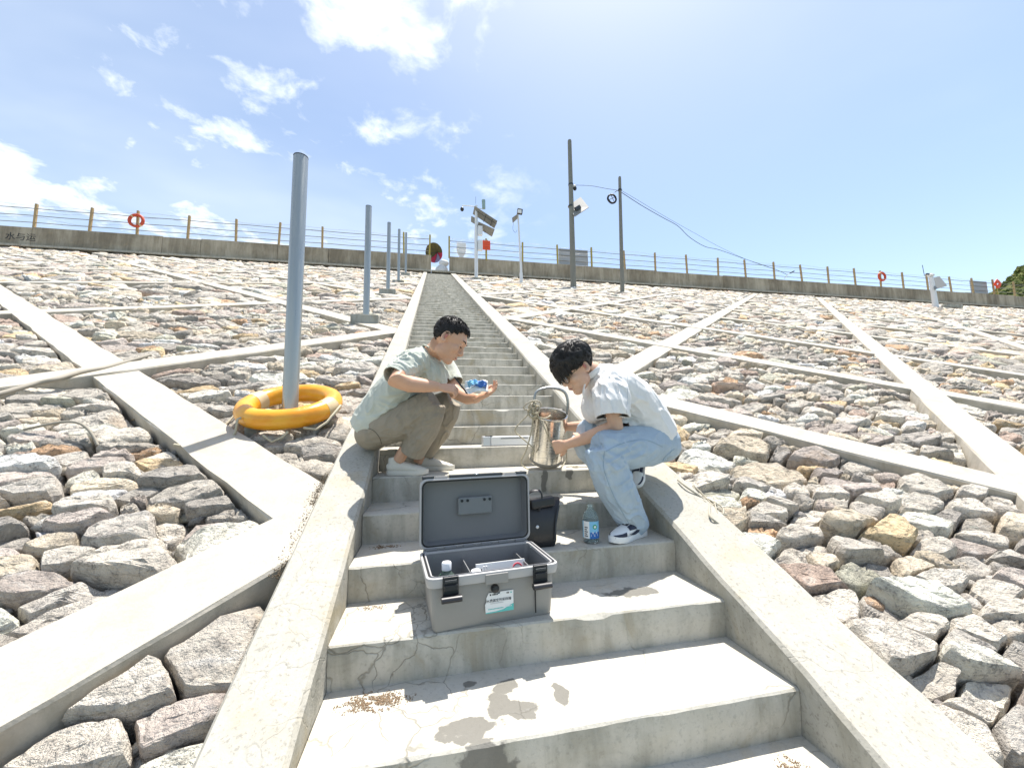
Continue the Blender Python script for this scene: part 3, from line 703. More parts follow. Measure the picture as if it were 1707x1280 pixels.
for px, lab in (((-16.31, CY-.0, 13.0), 'faded red lifebuoy hung on a railing post at the left'), ((37.68, CY-.0, 13.05), 'dark red lifebuoy hung on a railing post at the far right')):
    t = thing('lifebuoy', px, lab, 'lifebuoy', 'red lifebuoys on the crest railing')
    ring_mb(px, .335, .085, rr).obj('ring', M_REDRING, t, smooth=60)
    for q in range(4): band_mb(px, .335, .088, rr, .7+q*math.pi/2, .25).obj('reflective_band', M_BAND if q % 2 else M_REDRING, t, smooth=60)
# things behind the railing
def quadplate(ps, th, mat, name, parent, nrm=None):
    ps = [Vector(p) for p in ps]; n = (ps[1]-ps[0]).cross(ps[3]-ps[0]).normalized()*th
    return MB().add([p for p in ps]+[p+n for p in ps], [(0, 1, 2, 3), (7, 6, 5, 4), (0, 4, 5, 1), (1, 5, 6, 2), (2, 6, 7, 3), (3, 7, 4, 0)]).obj(name, mat, parent)
for (x0, x1, lab) in ((9.15, 11.35, 'grey back of a wide signboard behind the railing beside the tall concrete pole'), (48.45, 50.5, 'pale grey signboard behind the railing near the hill')):
    t = thing('signboard', ((x0+x1)/2, CY+.4, 12.2), lab, 'signboard')
    MB().box(((x0+x1)/2, CY+.42, 12.93), (x1-x0, .05, 1.15)).obj('board', M_SIGNG, t)
    for z in (12.6, 13.0, 13.38): MB().box(((x0+x1)/2, CY+.385, z), (x1-x0-.06, .025, .05)).obj('batten', M_RAIL, t)
    for x in (x0+.2, x1-.2): MB().box((x, CY+.47, 11.8), (.05, .05, 1.7)).obj('leg', M_RAIL, t)
o_ = at(811, 409, CY-.06)
t = thing('warning_sign', o_, 'small orange red warning sign on a yellow stake beside the weather mast', 'sign')
MB().box(o_, (.52, .03, .66)).obj('board', M_RED, t, bevel=.02)
for q, (zz_, ww) in enumerate(((.20, .34), (.05, .40), (-.12, .36), (-.22, .30))): MB().box(o_+Vector((0, -.018, zz_)), (ww, .006, .045)).obj('print_line', M_REDRING, t)
MB().box(o_+Vector((0, .04, -.55)), (.09, .05, .95)).obj('stake', M_POSTY, t)
for s in (-1, 1): MB().ell(o_+Vector((s*.12-.05, 0, .36)), .035).obj('bolt', M_POSTY, t)
o_ = at(1663, 473, CY-.08)
t = thing('warning_sign', o_, 'orange red sign with ragged petals on a yellow stake in front of the hill', 'sign')
rnd = random.Random(3)
for q in range(9):
    a = q*.7; MB().box(o_+Vector((math.cos(a)*.22, rnd.uniform(-.05, .05), math.sin(a)*.27)), (.32, .03, .26), Matrix.Rotation(a+rnd.uniform(-.5, .5), 3, 'Y')).obj('petal', M_RED, t)
MB().box(o_+Vector((-.05, .05, -.55)), (.12, .05, .8)).obj('stake', M_POSTY, t)
o_ = at(769, 415, CY+1.0)
t = thing('road_barrier', (o_.x, o_.y, CZ+.05), 'pale grey plastic board with a narrow waist behind the railing', 'barrier')
MB().box((o_.x, o_.y, o_.z+.17), (.66, .08, .56)).obj('board', M_WHITEPL, t, bevel=.06)
MB().prism([(-.33, -.14), (-.20, -.48), (.20, -.48), (.33, -.14)], -.05, .05, Matrix.Rotation(R(90), 3, 'X'), o_).obj('foot', M_WHITEPL, t)
MB().box((o_.x, o_.y, (CZ+o_.z-.48)/2), (.3, .08, o_.z-.48-CZ)).obj('stem', M_WHITEPL, t)
# tarpaulin heap
m = MB(); V = []; Fc = []; nx, ny = 34, 10; a0 = at(750, 428, CY+1.6); a1 = at(815, 430, CY+1.6)
for j in range(ny):
    for i in range(nx):
        u = i/(nx-1); v = j/(ny-1); x = a0.x+(a1.x-a0.x)*u; h = math.sin(math.pi*min(1, max(0, u))**.9)**.35*math.sin(math.pi*v)**.5
        V.append((x, CY+.9+1.4*v, CZ+.04+h*(1.50-.35*max(0, u-.5)*2)+.05*noise.noise(Vector((x*2, v*4, 0)))*h))
for j in range(ny-1):
    for i in range(nx-1): q = j*nx+i; Fc.append((q, q+1, q+nx+1, q+nx))
tag(m.add(V, Fc).obj('tarpaulin_heap', M_TARP, smooth=60), 'dark grey tarpaulin draped over a low heap behind the parapet', 'tarpaulin')
# parasol lying on its side, sacks
pc = at(722, 420, CY+.9); t = thing('parasol', pc, 'striped olive, violet and red parasol tipped on its side in the stair opening', 'parasol')
ax = Vector((-.50, -.75, -.38)).normalized(); e1 = ax.orthogonal().normalized(); e2 = ax.cross(e1); apex = pc+Vector((.28, .35, .12))
for q in range(8):
    m = MB(); V = [apex]; Fc = []
    for i in range(1, 6):
        for j in range(4):
            a = (q+j/3)*math.pi/4; r = .66*i/5; d = .46*(i/5)**1.6-.03*math.sin(math.pi*j/3)*i/5; V.append(apex+ax*d+(e1*math.cos(a)+e2*math.sin(a))*r)
    for j in range(3): Fc.append((0, 1+j, 2+j))
    for i in range(4):
        for j in range(3): b = 1+i*4+j; Fc.append((b, b+4, b+5, b+1))
    m.add(V, Fc).obj('canopy_gore', (M_UMB2, M_UMB3, M_UMB1, M_UMB1, M_UMB1, M_UMB1, M_UMB1, M_UMB3)[(q+7) % 8], t, smooth=60)
    a = q*math.pi/4; MB().tube([apex, apex+ax*.16+(e1*math.cos(a)+e2*math.sin(a))*.32, apex+ax*.44+(e1*math.cos(a)+e2*math.sin(a))*.59], .008, 5).obj('rib', M_DKGREY, t)
MB().tube([apex-ax*.08, apex+ax*1.2], .014, 6).obj('shaft', M_DKGREY, t)
for (px, py, r, lab) in ((737, .46, (.42, .30, .44), 'bulging white woven sack in the stair opening, lower of two'), (740, 1.02, (.32, .24, .24), 'smaller white woven sack resting on the lower sack')):
    c = at(px, 440, CY+.7); c.z = CZ+py; m = MB().ell(c, r, nu=20, nv=12)
    m.v = [tuple(Vector(v)+(Vector(v)-c)*.16*noise.noise(Vector(v)*4.0)) for v in m.v]; tag(m.obj('white_sack', M_BAG, smooth=180), lab, 'sack')

# ------------------------------------------------------------------ steel posts beside the stairs
def steel_post(loc, h, label, block=True):
    t = thing('steel_post', loc, label, 'steel post', 'grey steel posts beside the stairs')
    m = MB(); n = 28; m.lathe([(.055, -.30), (.055, h-.012), (.051, h), (.0, h-.004)], n=n); o = m.obj('tube', M_GALV, t, smooth=40, loc=(0, 0, 0))
    rim = MB().tube([(math.cos(a*math.pi/8)*.052, math.sin(a*math.pi/8)*.052, h) for a in range(16)], .004, 6, closed=True); rim.obj('rim', M_DKGREY, t, loc=(0, 0, 0))
    MB().lathe([(.0, .0), (.078, 0), (.078, .012), (.056, .02)], n=20).obj('weld_collar', M_GALV, t, loc=(0, 0, 0))
    if block: MB().box((0, 0, -.12), (.46, .36, .24), Matrix.Rotation(R(3), 3, 'X')).obj('footing', M_BLOCK, t, loc=(0, 0, 0), bevel=.012)
    return t
steel_post((-.713, 2.4, 1.10), 2.085, 'nearest grey steel post, standing inside the orange lifebuoy')
steel_post((-.815, 6.35, 2.965), 2.06, 'second grey steel post from the camera, on its own concrete footing')
steel_post((-.965, 11.05, 5.07), 2.12, 'third grey steel post from the camera, beside the upper stairs')
steel_post((-1.04, 15.5, 7.0), 2.25, 'fourth grey steel post from the camera, near the crest')
steel_post((-1.07, 20.2, 9.17), 2.3, 'farthest grey steel post, just below the parapet')
# orange lifebuoy round the nearest post
Rm, rr_ = .290, .072; rot = Matrix.Rotation(math.atan(SL)-.02, 3, 'X') @ Matrix.Rotation(R(-2.0), 3, 'Y')
rc = Vector((-.695, 2.36, 1.180)); t = thing('lifebuoy', rc, 'orange lifebuoy lying on the rocks around the nearest steel post', 'lifebuoy')
m = ring_mb(rc, Rm, rr_, rot, 64, 18); m.v = [tuple(Vector(v)+Vector((0, 0, 1))*.004*noise.noise(Vector(v)*14)) for v in m.v]; m.obj('ring', M_RING, t, smooth=60)
for q, a in enumerate((2.75, 5.95)):
    band_mb(rc, Rm, rr_*1.025, rot, a, .34, 18).obj('reflective_band', M_BAND, t, smooth=60)
def rp(a, r, z=0): return rc+rot @ Vector((math.cos(a)*r, math.sin(a)*r, z))
for pts in ([rp(2.75, .37), rp(2.9, .40, -.05), rp(3.2, .42, -.10), rp(3.4, .46, -.13), rp(3.45, .52, -.15)],
            [rp(4.02, .30, .02), rp(4.05, .375, .02), rp(4.05, .40, -.06), rp(4.0, .44, -.13), rp(4.08, .52, -.15), rp(3.96, .60, -.12), rp(3.85, .70, -.07)],
            [rp(4.55, .38, -.07), rp(4.7, .40, -.11), rp(4.85, .385, -.09), rp(4.95, .365, -.06)], [rp(5.2, .37, -.05), rp(5.4, .38, -.08), rp(5.6, .39, -.05), rp(5.85, .385, 0), rp(6.1, .37, .01)]):
    MB().tube(pts, .0085, 7).obj('grab_rope', M_ROPE, t, smooth=60)
# hoses on the left
def sp(x, y, off=0.06):
    d = FW + RT*((x-853.5)/F_PX) + UP*((640-y)/F_PX); k = (off*NRM.length - (CAM.dot(NRM)))/d.dot(NRM); return CAM+d*k
def smoothpath(P, n=6):
    out = []
    P = [Vector(p) for p in P]
    for i in range(len(P)-1):
        p0 = P[max(i-1, 0)]; p1 = P[i]; p2 = P[i+1]; p3 = P[min(i+2, len(P)-1)]
        for k in range(n):
            t = k/n; out.append(.5*((2*p1)+(p2-p0)*t+(2*p0-5*p1+4*p2-p3)*t*t+(3*p1-p0-3*p2+p3)*t**3))
    out.append(P[-1]); return out
hp_ = smoothpath([sp(-40, 666), sp(0, 656), sp(58, 640), sp(94, 632, .07), sp(131, 621, .06), sp(173, 613.5, .05), sp(211, 603, .045), sp(250, 592, .045)])
tag(MB().tube(hp_, .019, 9).obj('hose', M_HOSE, smooth=60), 'dusty hose lying across the concrete beam at the left edge', 'hose')
hp_ = smoothpath([sp(40, 716, .03), sp(100, 704, .07), sp(131, 705, .09), sp(150, 719, .05), sp(163, 742, -.02)])
tag(MB().tube(hp_, .0085, 7).obj('hose', M_HOSE, smooth=60), 'short thin hose curving over the rocks at the left', 'hose')

# ------------------------------------------------------------------ masts and poles below the crest
b = Vector((2.83, 21.13, 9.40)); Y = 21.13; A = lambda x, y, dy=0: at(x, y, Y+dy)
t = thing('weather_mast', b, 'white weather mast with two tilted solar panels and a camera arm', 'weather station')
MB().tube([b, b+Vector((0, 0, 2.5)), A(794, 343)], [.105, .10, .075], 16).obj('pole', M_WHITEP, t, smooth=60)
MB().box(b+Vector((0, 0, .02)), (.5, .5, .12)).obj('base', M_BLOCK, t, bevel=.02)
MB().tube([A(794, 345), A(782, 343.5), A(770, 343)], .028, 8).obj('camera_arm', M_WHITEP, t)
MB().ell(A(770.3, 349), (.11, .11, .13)).obj('camera', M_BLACK, t, smooth=90)
MB().tube([A(793, 340), A(793, 328)], .008, 5).obj('lightning_rod', M_DKGREY, t)
MB().tube([A(806.5, 348), A(806, 334)], [.10, .11], 14).obj('rain_gauge', simple('gauge_green', (.28, .38, .36), .5), t, smooth=50)
MB().tube([A(795, 347), A(806, 349)], .025, 6).obj('gauge_arm', M_WHITEP, t)
quadplate([A(791, 344, -.25), A(829, 369, -.25), A(824, 381, .35), A(788, 357, .35)], .03, M_PANELBACK, 'solar_panel', t)
quadplate([A(797, 370, -.25), A(824.5, 383, -.25), A(820, 395, .3), A(796, 380, .3)], .03, M_PANELBACK, 'solar_panel', t)
quadplate([A(785.5, 360, .1), A(796, 366, .1), A(795, 376, .3), A(785, 370, .3)], .03, M_PANELBACK, 'solar_panel', t)
for p, q in (((800, 350, -.2), (797, 362, .35)), ((811, 357, -.25), (806, 370, .35)), ((822, 364, -.25), (817, 377, .35)), ((811, 377, -.2), (808, 388, .3)), ((792, 350, -.3), (828, 374, -.0))): MB().tube([A(*p), A(*q)], .016, 5).obj('panel_strut', M_DKGREY, t)
MB().box(A(800.5, 385, -.1), (.26, .2, .56)).obj('battery_box', M_WHITEP, t, bevel=.02)
MB().box(A(800.5, 409.5, -.1), (.26, .2, .62)).obj('control_box', M_WHITEP, t, bevel=.02)
b = Vector((5.173, 19.73, 8.80)); Y = 19.73
t = thing('lamp_post', b, 'slim white lamp post with a square floodlight and a small solar panel', 'lamp post')
MB().tube([b, b+Vector((0, 0, .95)), A(863.5, 358)], [.07, .068, .045], 12).obj('pole', M_WHITEP, t, smooth=60)
MB().tube([b, b+Vector((-.006, 0, .62))], .095, 12).obj('sleeve', M_WHITEP, t, smooth=50)
MB().box(A(866.5, 353, -.1), (.30, .16, .30), Matrix.Rotation(.12, 3, 'Y')).obj('floodlight', M_DKGREY, t, bevel=.02)
MB().box(A(866.3, 352.5, -.2), (.22, .02, .20), Matrix.Rotation(.12, 3, 'Y')).obj('lens', M_WHITEPL, t)
quadplate([A(854, 364, -.2), A(863, 357.5, -.2), A(862.5, 365, .3), A(855, 372, .3)], .03, M_PANELBACK, 'solar_panel', t)
MB().tube(smoothpath([A(856, 372), A(855, 382), A(859, 388), A(862, 384)]), .007, 5).obj('cable', M_WIRE, t)
b = Vector((7.675, 18.298, 8.05)); Y = 18.298
t = thing('concrete_pole', b, 'tallest concrete pole, with a small camera and a tilted solar panel', 'utility pole')
MB().tube([b, A(956, 480), A(949.5, 236), A(949.4, 234)], [.165, .158, .108, .09], 20).obj('pole', M_CPOLE, t, smooth=40)
MB().tube([A(951, 309), A(958, 309), A(958, 307)], .02, 6).obj('camera_bracket', M_WHITEP, t)
MB().ell(A(958.4, 314.5), (.10, .10, .12)).obj('camera', M_BLACK, t, smooth=90); MB().ell(A(957.5, 311), (.11, .11, .07)).obj('camera_hood', M_WHITEP, t, smooth=90)
quadplate([A(946, 344, .25), A(968, 328.5, .25), A(981.5, 345.5, -.3), A(958, 361, -.3)], .035, M_PANELBACK, 'solar_panel', t)
MB().box(A(963, 347, -.15), (.34, .14, .2), Matrix.Rotation(-.6, 3, 'Y')).obj('battery_box', M_DKGREY, t, bevel=.02)
MB().tube([A(951, 343), A(966, 350, -.1)], .02, 6).obj('bracket', M_DKGREY, t)
for yy in (308, 344): MB().lathe([(.125, -.04), (.14, -.04), (.14, .04), (.125, .04)], A(951.5, yy), 16).obj('clamp', M_DKGREY, t)
b = Vector((9.937, 17.271, 7.60)); Y = 17.271
t = thing('concrete_pole', b, 'shorter concrete pole with a black cable coil hung near its top', 'utility pole')
MB().tube([b, A(1037.5, 487), A(1033, 297), A(1033, 295)], [.112, .108, .076, .06], 18).obj('pole', M_CPOLE, t, smooth=40)
MB().tube([A(1025, 320.5, -.1), A(1030, 317.5, -.1), A(1037, 316.5)], .018, 6).obj('bracket', M_DKGREY, t)
MB().lathe([(.085, -.04), (.10, -.04), (.10, .04), (.085, .04)], A(1033.3, 317), 14).obj('clamp', M_DKGREY, t)
c = A(1020.3, 331.5, -.12); t = thing('cable_coil', c, 'round coil of black cable hanging on the shorter concrete pole', 'cable coil'); rnd = random.Random(2)
for q in range(9):
    rq = .20+.022*(q % 4)+rnd.uniform(-.008, .008); MB().tube([c+Vector((math.cos(a*math.pi/14)*rq, .02*(q//3-1)+.01*math.sin(a), math.sin(a*math.pi/14)*rq)) for a in range(28)], .017, 6, closed=True).obj('turn', M_WIRE, t, smooth=60)
for a in (.5, 2.0): MB().tube([c+Vector((math.cos(a)*.25, -.05, math.sin(a)*.25)), c-Vector((math.cos(a)*.25, .05, math.sin(a)*.25))], .014, 6).obj('coil_spoke', M_WIRE, t)
MB().tube([c+Vector((.05, 0, .27)), A(1028, 318.5, -.1)], .008, 5).obj('tie', M_WIRE, t)
wp = smoothpath([at(959, 309, 18.25), at(985, 310, 17.9), at(1010, 314.5, 17.6), at(1033, 318, 17.27)]); tag(MB().tube(wp, .011, 5).obj('overhead_cable', M_WIRE), 'thin cable strung between the two concrete poles', 'cable')
wp = smoothpath([at(1036, 321, 17.27), at(1070, 343, 18.3), at(1105, 363, 19.2), at(1130, 377, 20), at(1150, 396, 20.6), at(1175, 411, 21.4), at(1200, 417, 22), at(1245, 433, 23), at(1292, 449, 24.3), at(1312, 458, 24.3)]); tag(MB().tube(wp, .016, 5).obj('overhead_cable', M_WIRE), 'heavy sagging cable from the shorter pole down to the right railing', 'cable')
wp = smoothpath([at(1036, 318, 17.27), at(1060, 332, 18), at(1110, 362, 19.2), at(1160, 390, 21), at(1200, 412, 22), at(1245, 433, 23.2), at(1290, 448.5, 24.2)]); tag(MB().tube(wp, .008, 5).obj('overhead_cable', M_WIRE), 'thin upper cable running beside the sagging heavy cable', 'cable')
c = at(1318, 455, CY-.3); t = thing('wall_lamp', c, 'small lamp on a thin angled bracket at the right parapet', 'lamp')
MB().tube([at(1307, 465, CY-.05), at(1313, 458, CY-.3), at(1321, 453.5, CY-.3)], .028, 6).obj('bracket', M_WHITEP, t); MB().box(at(1320, 454, CY-.3), (.42, .14, .08), Matrix.Rotation(-.45, 3, 'Y')).obj('lamp_head', M_DKGREY, t)
b = Vector((35.674, 19.951, 8.85)); Y = 19.951
t = thing('monitoring_post', b, 'short white post with a drooping solar panel near the hill', 'monitoring post')
MB().tube([b, A(1552, 462)], [.17, .13], 16).obj('pole', M_WHITEP, t, smooth=60); MB().ell(A(1551.5, 459), (.22, .2, .12)).obj('cap', M_WHITEP, t, smooth=90)
quadplate([A(1556, 463, .3), A(1566, 460.5, .3), A(1579, 476, -.3), A(1558, 482.5, -.3)], .04, M_PANELBACK, 'solar_panel', t)
MB().tube([A(1541, 460), A(1537.5, 442)], .018, 5).obj('antenna', M_DKGREY, t); MB().box(A(1547, 457), (.3, .1, .08)).obj('sensor', M_DKGREY, t)
c = sp(1587, 511, .12); m = MB().box(c, (1.25, .5, .26), Matrix.Rotation(.1, 3, 'X')); tag(m.obj('concrete_slab', M_BLOCK, bevel=.03), 'loose concrete slab on the rocks beside the short white post', 'slab')

# ------------------------------------------------------------------ the grey sampling case
BC = Vector((.5515, .800, 2*RISE+.001)); BR = .104
case = thing('sampling_case', BC, 'open grey plastic sampling case with a raised lid on the third step', 'case', rz=BR)
def rrect(wd, dp, r, z, n=5, cx=0, cy=0):
    out = []
    for (sx, sy, a0) in ((1, 1, 0), (-1, 1, 90), (-1, -1, 180), (1, -1, 270)):
        for i in range(n+1):
            a = R(a0+90*i/n); out.append(Vector((cx+sx*(wd/2-r)+math.cos(a)*r, cy+sy*(dp/2-r)+math.sin(a)*r, z)))
    return out
def loft(rings, cap0=True, cap1=False, m=None, mat=0):
    m = m or MB(); n = len(rings[0]); V = [p for r in rings for p in r]; Fc = []
    for i in range(len(rings)-1):
        for j in range(n): Fc.append((i*n+j, i*n+(j+1) % n, (i+1)*n+(j+1) % n, (i+1)*n+j))
    if cap0: Fc.append(tuple(range(n))[::-1])
    if cap1: Fc.append(tuple(range((len(rings)-1)*n, len(rings)*n)))
    return m.add(V, Fc, mat)
H = .190
O0 = (0, 0, 0)
loft([rrect(.445, .262, .016, .0), rrect(.452, .268, .02, .006), rrect(.470, .290, .022, H-.04), rrect(.462, .282, .02, H-.03), rrect(.455, .275, .02, H-.03)], True, False).obj('body', M_BOX, case, smooth=35, loc=O0)
loft([rrect(.455, .275, .02, H-.005), rrect(.450, .270, .02, H-.03), rrect(.430, .245, .016, .012)], False, True).obj('inside', M_BOXIN, case, smooth=35, loc=O0)
loft([rrect(.468, .288, .02, H-.038), rrect(.494, .322, .03, H-.032), rrect(.502, .330, .032, H-.012), rrect(.500, .328, .032, H), rrect(.484, .312, .028, H+.002), rrect(.482, .310, .028, H-.006), rrect(.468, .294, .024, H-.006), rrect(.466, .292, .024, H+.002), rrect(.455, .278, .02, H), rrect(.452, .272, .02, H-.03)], False, False).obj('rim', M_RIM, case, smooth=30, loc=O0)
loft([rrect(.483, .311, .028, H-.0035), rrect(.469, .295, .024, H-.0035)], False, False).obj('gasket', M_GASKET, case, loc=O0)
for x in (-.075, .16): MB().box((x, .0, .085), (.004, .25, .15)).obj('partition', M_BOXIN, case, loc=O0)
for x, y in ((-.2265, -.05), (.115, -.1425)):
    pass
MB().box((.155, -.1445, .085), (.004, .003, .135)).obj('seam', M_GASKET, case, loc=O0)
# lid: a tray standing up on the hinge line
lid = MB(); yl = .168; zl = H+.003; LH = .300
def lrect(wd, hh, r, y): return [Vector((p.x, y, zl+LH/2+p.y)) for p in rrect(wd, hh, r, 0)]
loft([lrect(.456, .258, .02, yl+.052), lrect(.470, .272, .024, yl+.004), lrect(.502, .296, .03, yl+.0), lrect(.502, .296, .03, yl+.026), lrect(.480, .282, .03, yl+.034), lrect(.474, .274, .03, yl+.064), lrect(.440, .246, .03, yl+.070)][::-1], True, True, lid)
lo_ = lid.obj('lid', M_BOXIN, case, smooth=35, loc=O0)
loft([lrect(.502, .297, .03, yl-.001), lrect(.488, .283, .028, yl-.004), lrect(.484, .279, .027, yl-.001)], False, False).obj('lid_edge', M_RIM, lo_, loc=O0)
loft([lrect(.483, .278, .028, yl-.0022), lrect(.471, .266, .024, yl-.0022)], False, False).obj('lid_gasket', M_GASKET, lo_, loc=O0)
MB().box((.0, yl+.040, zl+.165), (.158, .022, .078)).obj('lid_plate', simple('plate_grey', (.21, .215, .215), .45), lo_, loc=O0, bevel=.006)
for x in (-.062, -.036, .042, .067): MB().lathe([(0, -.004), (.0065, -.004), (.0065, .002), (0, .002)], (x, yl+.027, zl+.190), 12, rot=RX(R(90))).obj('screw', M_BLACK, lo_, loc=O0)
MB().box((0, yl+.010, zl+LH+.004), (.245, .022, .012)).obj('lid_strip', M_DKGREY, lo_, loc=O0, bevel=.003)
MB().ell((0, yl+.005, zl+LH+.010), (.012, .01, .006)).obj('lid_stud', M_ALU, lo_, loc=O0)
for s in (-1, 1):
    MB().box((s*.215, yl+.012, zl+LH+.003), (.052, .026, .014)).obj('lid_catch', M_DKGREY, lo_, loc=O0, bevel=.004)
    for q in range(9): MB().box((s*(.135+q*.0062), yl+.010, zl+LH+.002), (.0032, .02, .010), RY(.5)).obj('grip_rib', M_RIM, lo_, loc=O0)
MB().box((0, .163, H-.002), (.47, .016, .014)).obj('hinge_bar', M_BOXIN, case, loc=O0)
for x in np.linspace(-.2, .2, 6): MB().tube([(x-.022, yl-.008, H+.006), (x+.022, yl-.008, H+.006)], .006, 8).obj('hinge_knuckle', M_BOXIN, case, loc=O0)
for s in (-1, 1):
    l = MB().box((s*.168, -.167, H-.028), (.056, .012, .068)).obj('latch', M_BLACK, case, loc=O0, bevel=.003)
    MB().box((s*.168, -.174, H-.008), (.042, .006, .008)).obj('latch_bar', M_DKGREY, l, loc=O0, bevel=.001)
    MB().box((s*.168, -.174, H-.030), (.046, .010, .020)).obj('latch_link', M_BLACK, l, loc=O0, bevel=.002)
    MB().tube([(s*.168-.034, -.183, H-.064), (s*.168+.036, -.183, H-.064)], [(.011, .016), (.011, .016)], 12).obj('latch_handle', M_BLACK, l, loc=O0, smooth=40)
MB().lathe([(0, 0), (.015, 0), (.015, .010), (.012, .016), (0, .018)], (-.004, -.148, H-.062), 20, rot=RX(R(90))).obj('lock_knob', M_BLACK, case, loc=O0, smooth=40)
MB().box((.0, -.1665, H-.022), (.085, .006, .034)).obj('lock_plate', M_BOX, case, loc=O0, bevel=.002)
# label
lb = MB().prism([(-.050, -.036), (.056, -.036), (.056, .034), (.005, .034), (.003, .027), (-.003, .027), (-.007, .034), (-.038, .034), (-.047, .018), (-.046, .006), (-.052, -.006)], 0, .0012, RX(R(90)), (.012, -.1445, .078)).obj('label', M_PAPER, case, loc=O0)
MB().prism([(-.050, -.036), (.056, -.036), (.056, -.012), (.036, -.020), (.018, -.028), (-.01, -.032), (-.050, -.033)], 0, .0006, RX(R(90)), (.012, -.1458, .078)).obj('label_wave', M_TEAL, lb, loc=O0)
def label_text(body, size, x, z, mat, parent, y=-.1464, name='lettering', sp_=1.0):
    me = text_mesh(body, size, mat, .0002, 'LEFT', sp_); me.transform(Matrix.Translation((x, y, z)) @ Matrix.Rotation(R(90), 4, 'X')); return link(name, me, parent, (0, 0, 0))
label_text('水质固定剂采样箱', 0.0118, -.035, .080, M_INK, lb)
for (x, z, wd, hh, mt) in ((-.002, .105, .007, .005, M_INK), (.016, .105, .022, .0045, M_INK), (.064, .105, .010, .0045, M_INK), (.077, .105, .007, .004, M_TEAL), (.022, .0745, .05, .0015, M_RIM), (.018, .0555, .058, .0028, M_TEAL), (.066, .058, .026, .0028, M_PAPER)):
    n_ = max(1, int(wd/.005))
    for q in range(n_): MB().box((x-.018-wd/2+wd*(q+.5)/n_, -.1466, z), (wd/n_*.72, .0006, hh)).obj('print_mark', mt, lb, loc=O0)
# contents
def in_case(x, y, z): return BC + RZ(BR) @ Vector((x, y, z))
c = in_case(-.165, -.045, .014); t = thing('reagent_bottle', c, 'pale green reagent bottle with white cap at the left inside the open case', 'bottle')
MB().lathe([(0, 0), (.034, 0), (.036, .006), (.036, .128), (.030, .145), (.016, .158), (.016, .170), (0, .170)], c, 24).obj('body', M_GLASSG, t, smooth=40)
MB().lathe([(0, .164), (.018, .164), (.0185, .188), (.016, .192), (0, .192)], c, 24).obj('cap', M_CAP, t, smooth=35)
MB().lathe([(0, .003), (.0335, .004), (.0335, .115), (0, .115)], c, 20).obj('liquid', clear('reagent', (.35, .62, .50)), t, smooth=40)
c = in_case(-.052, -.05, .034); t = thing('reagent_bottle', c, 'small white reagent bottle beside the booklet inside the open case', 'bottle')
MB().lathe([(0, 0), (.027, 0), (.028, .005), (.028, .085), (.017, .100), (.017, .108), (0, .108)], c, 20).obj('body', M_WHITEPL, t, smooth=40)
MB().lathe([(0, .103), (.0195, .103), (.0195, .128), (.017, .131), (0, .131)], c, 20).obj('cap', M_CAP, t, smooth=35)
c = in_case(.062, -.008, .10); rot = RZ(BR) @ RX(-.25); t = thing('booklet_carton', c, 'flat white carton with a red round stamp inside the open case', 'carton')
MB().box(c, (.205, .018, .135), rot).obj('carton', M_PAPER, t)
cc = c+rot @ Vector((.068, -.0098, .035)); MB().tube([cc+rot @ Vector((math.cos(a*.35)*.019, 0, math.sin(a*.35)*.019)) for a in range(18)], .0028, 5, closed=True).obj('stamp', M_REDINK, t)
MB().box(cc, (.018, .002, .010), rot).obj('stamp_core', M_REDINK, t)
MB().box(c+rot @ Vector((-.070, -.0095, 0)), (.001, .001, .13), rot).obj('fold_line', M_RIM, t)
for q in range(4): MB().box(c+rot @ Vector((-.086, -.0098, .046-q*.012)), (.010-.002*(q % 2), .001, .006), rot).obj('print_mark', M_INK, t)
for q, x in enumerate((-.018, -.008)):
    c = in_case(x, -.025, .02); t = MB().tube([c, c+Vector((.004, .004, .145))], .0035, 8).obj('dropper', M_WHITEPL); tag(t, ('clear thin dropper leaning beside the small white bottle', 'clear thin dropper next to the booklet carton')[q], 'dropper')

# ------------------------------------------------------------------ black bag, water bottle, white case
bx = at(906, 912, 1.06); bx.z = 3*RISE+.002; t = thing('black_bag', bx, 'black leather bag with a strap standing behind the case lid', 'bag')
def bagring(z, x0, x1, d, cy): return [Vector((bx.x+x, bx.y+cy+y, bx.z+z)) for x, y in ((x0, -d), ((x0+x1)/2, -d*1.2), (x1, -d), (x1+.006, 0), (x1, d), ((x0+x1)/2, d*1.15), (x0, d), (x0-.006, 0))]
loft([bagring(0, -.10, .045, .035, 0), bagring(.03, -.10, .05, .05, 0), bagring(.09, -.10, .05, .055, .0), bagring(.15, -.10, .062, .05, .01), bagring(.20, -.10, .082, .038, .02), bagring(.215, -.10, .088, .022, .02)], True, True).obj('body', M_LBLACK, t, smooth=50)
MB().box(bx+Vector((-.01, -.03, .205)), (.12, .05, .045), RY(-.12)).obj('flap', M_LBLACK, t, bevel=.01)
MB().tube(smoothpath([bx+Vector(v) for v in ((-.08, 0, .19), (-.075, -.03, .25), (-.03, -.04, .262), (-.015, -.045, .235), (-.03, -.05, .17))]), [(.009, .003)]*21, 6).obj('strap', M_LBLACK, t, smooth=50)
MB().tube(smoothpath([bx+Vector(v) for v in ((.07, -.045, .19), (.045, -.062, .10), (.04, -.058, .03))]), .0035, 6).obj('piping', M_DKGREY, t)
MB().ell(bx+Vector((-.045, -.064, .10)), (.008, .004, .008)).obj('stud', M_ALU, t)
wb = Vector((1.105, 1.045, 3*RISE+.001)); t = thing('water_bottle', wb, 'clear plastic water bottle with a blue and white label beside the sneaker', 'bottle')
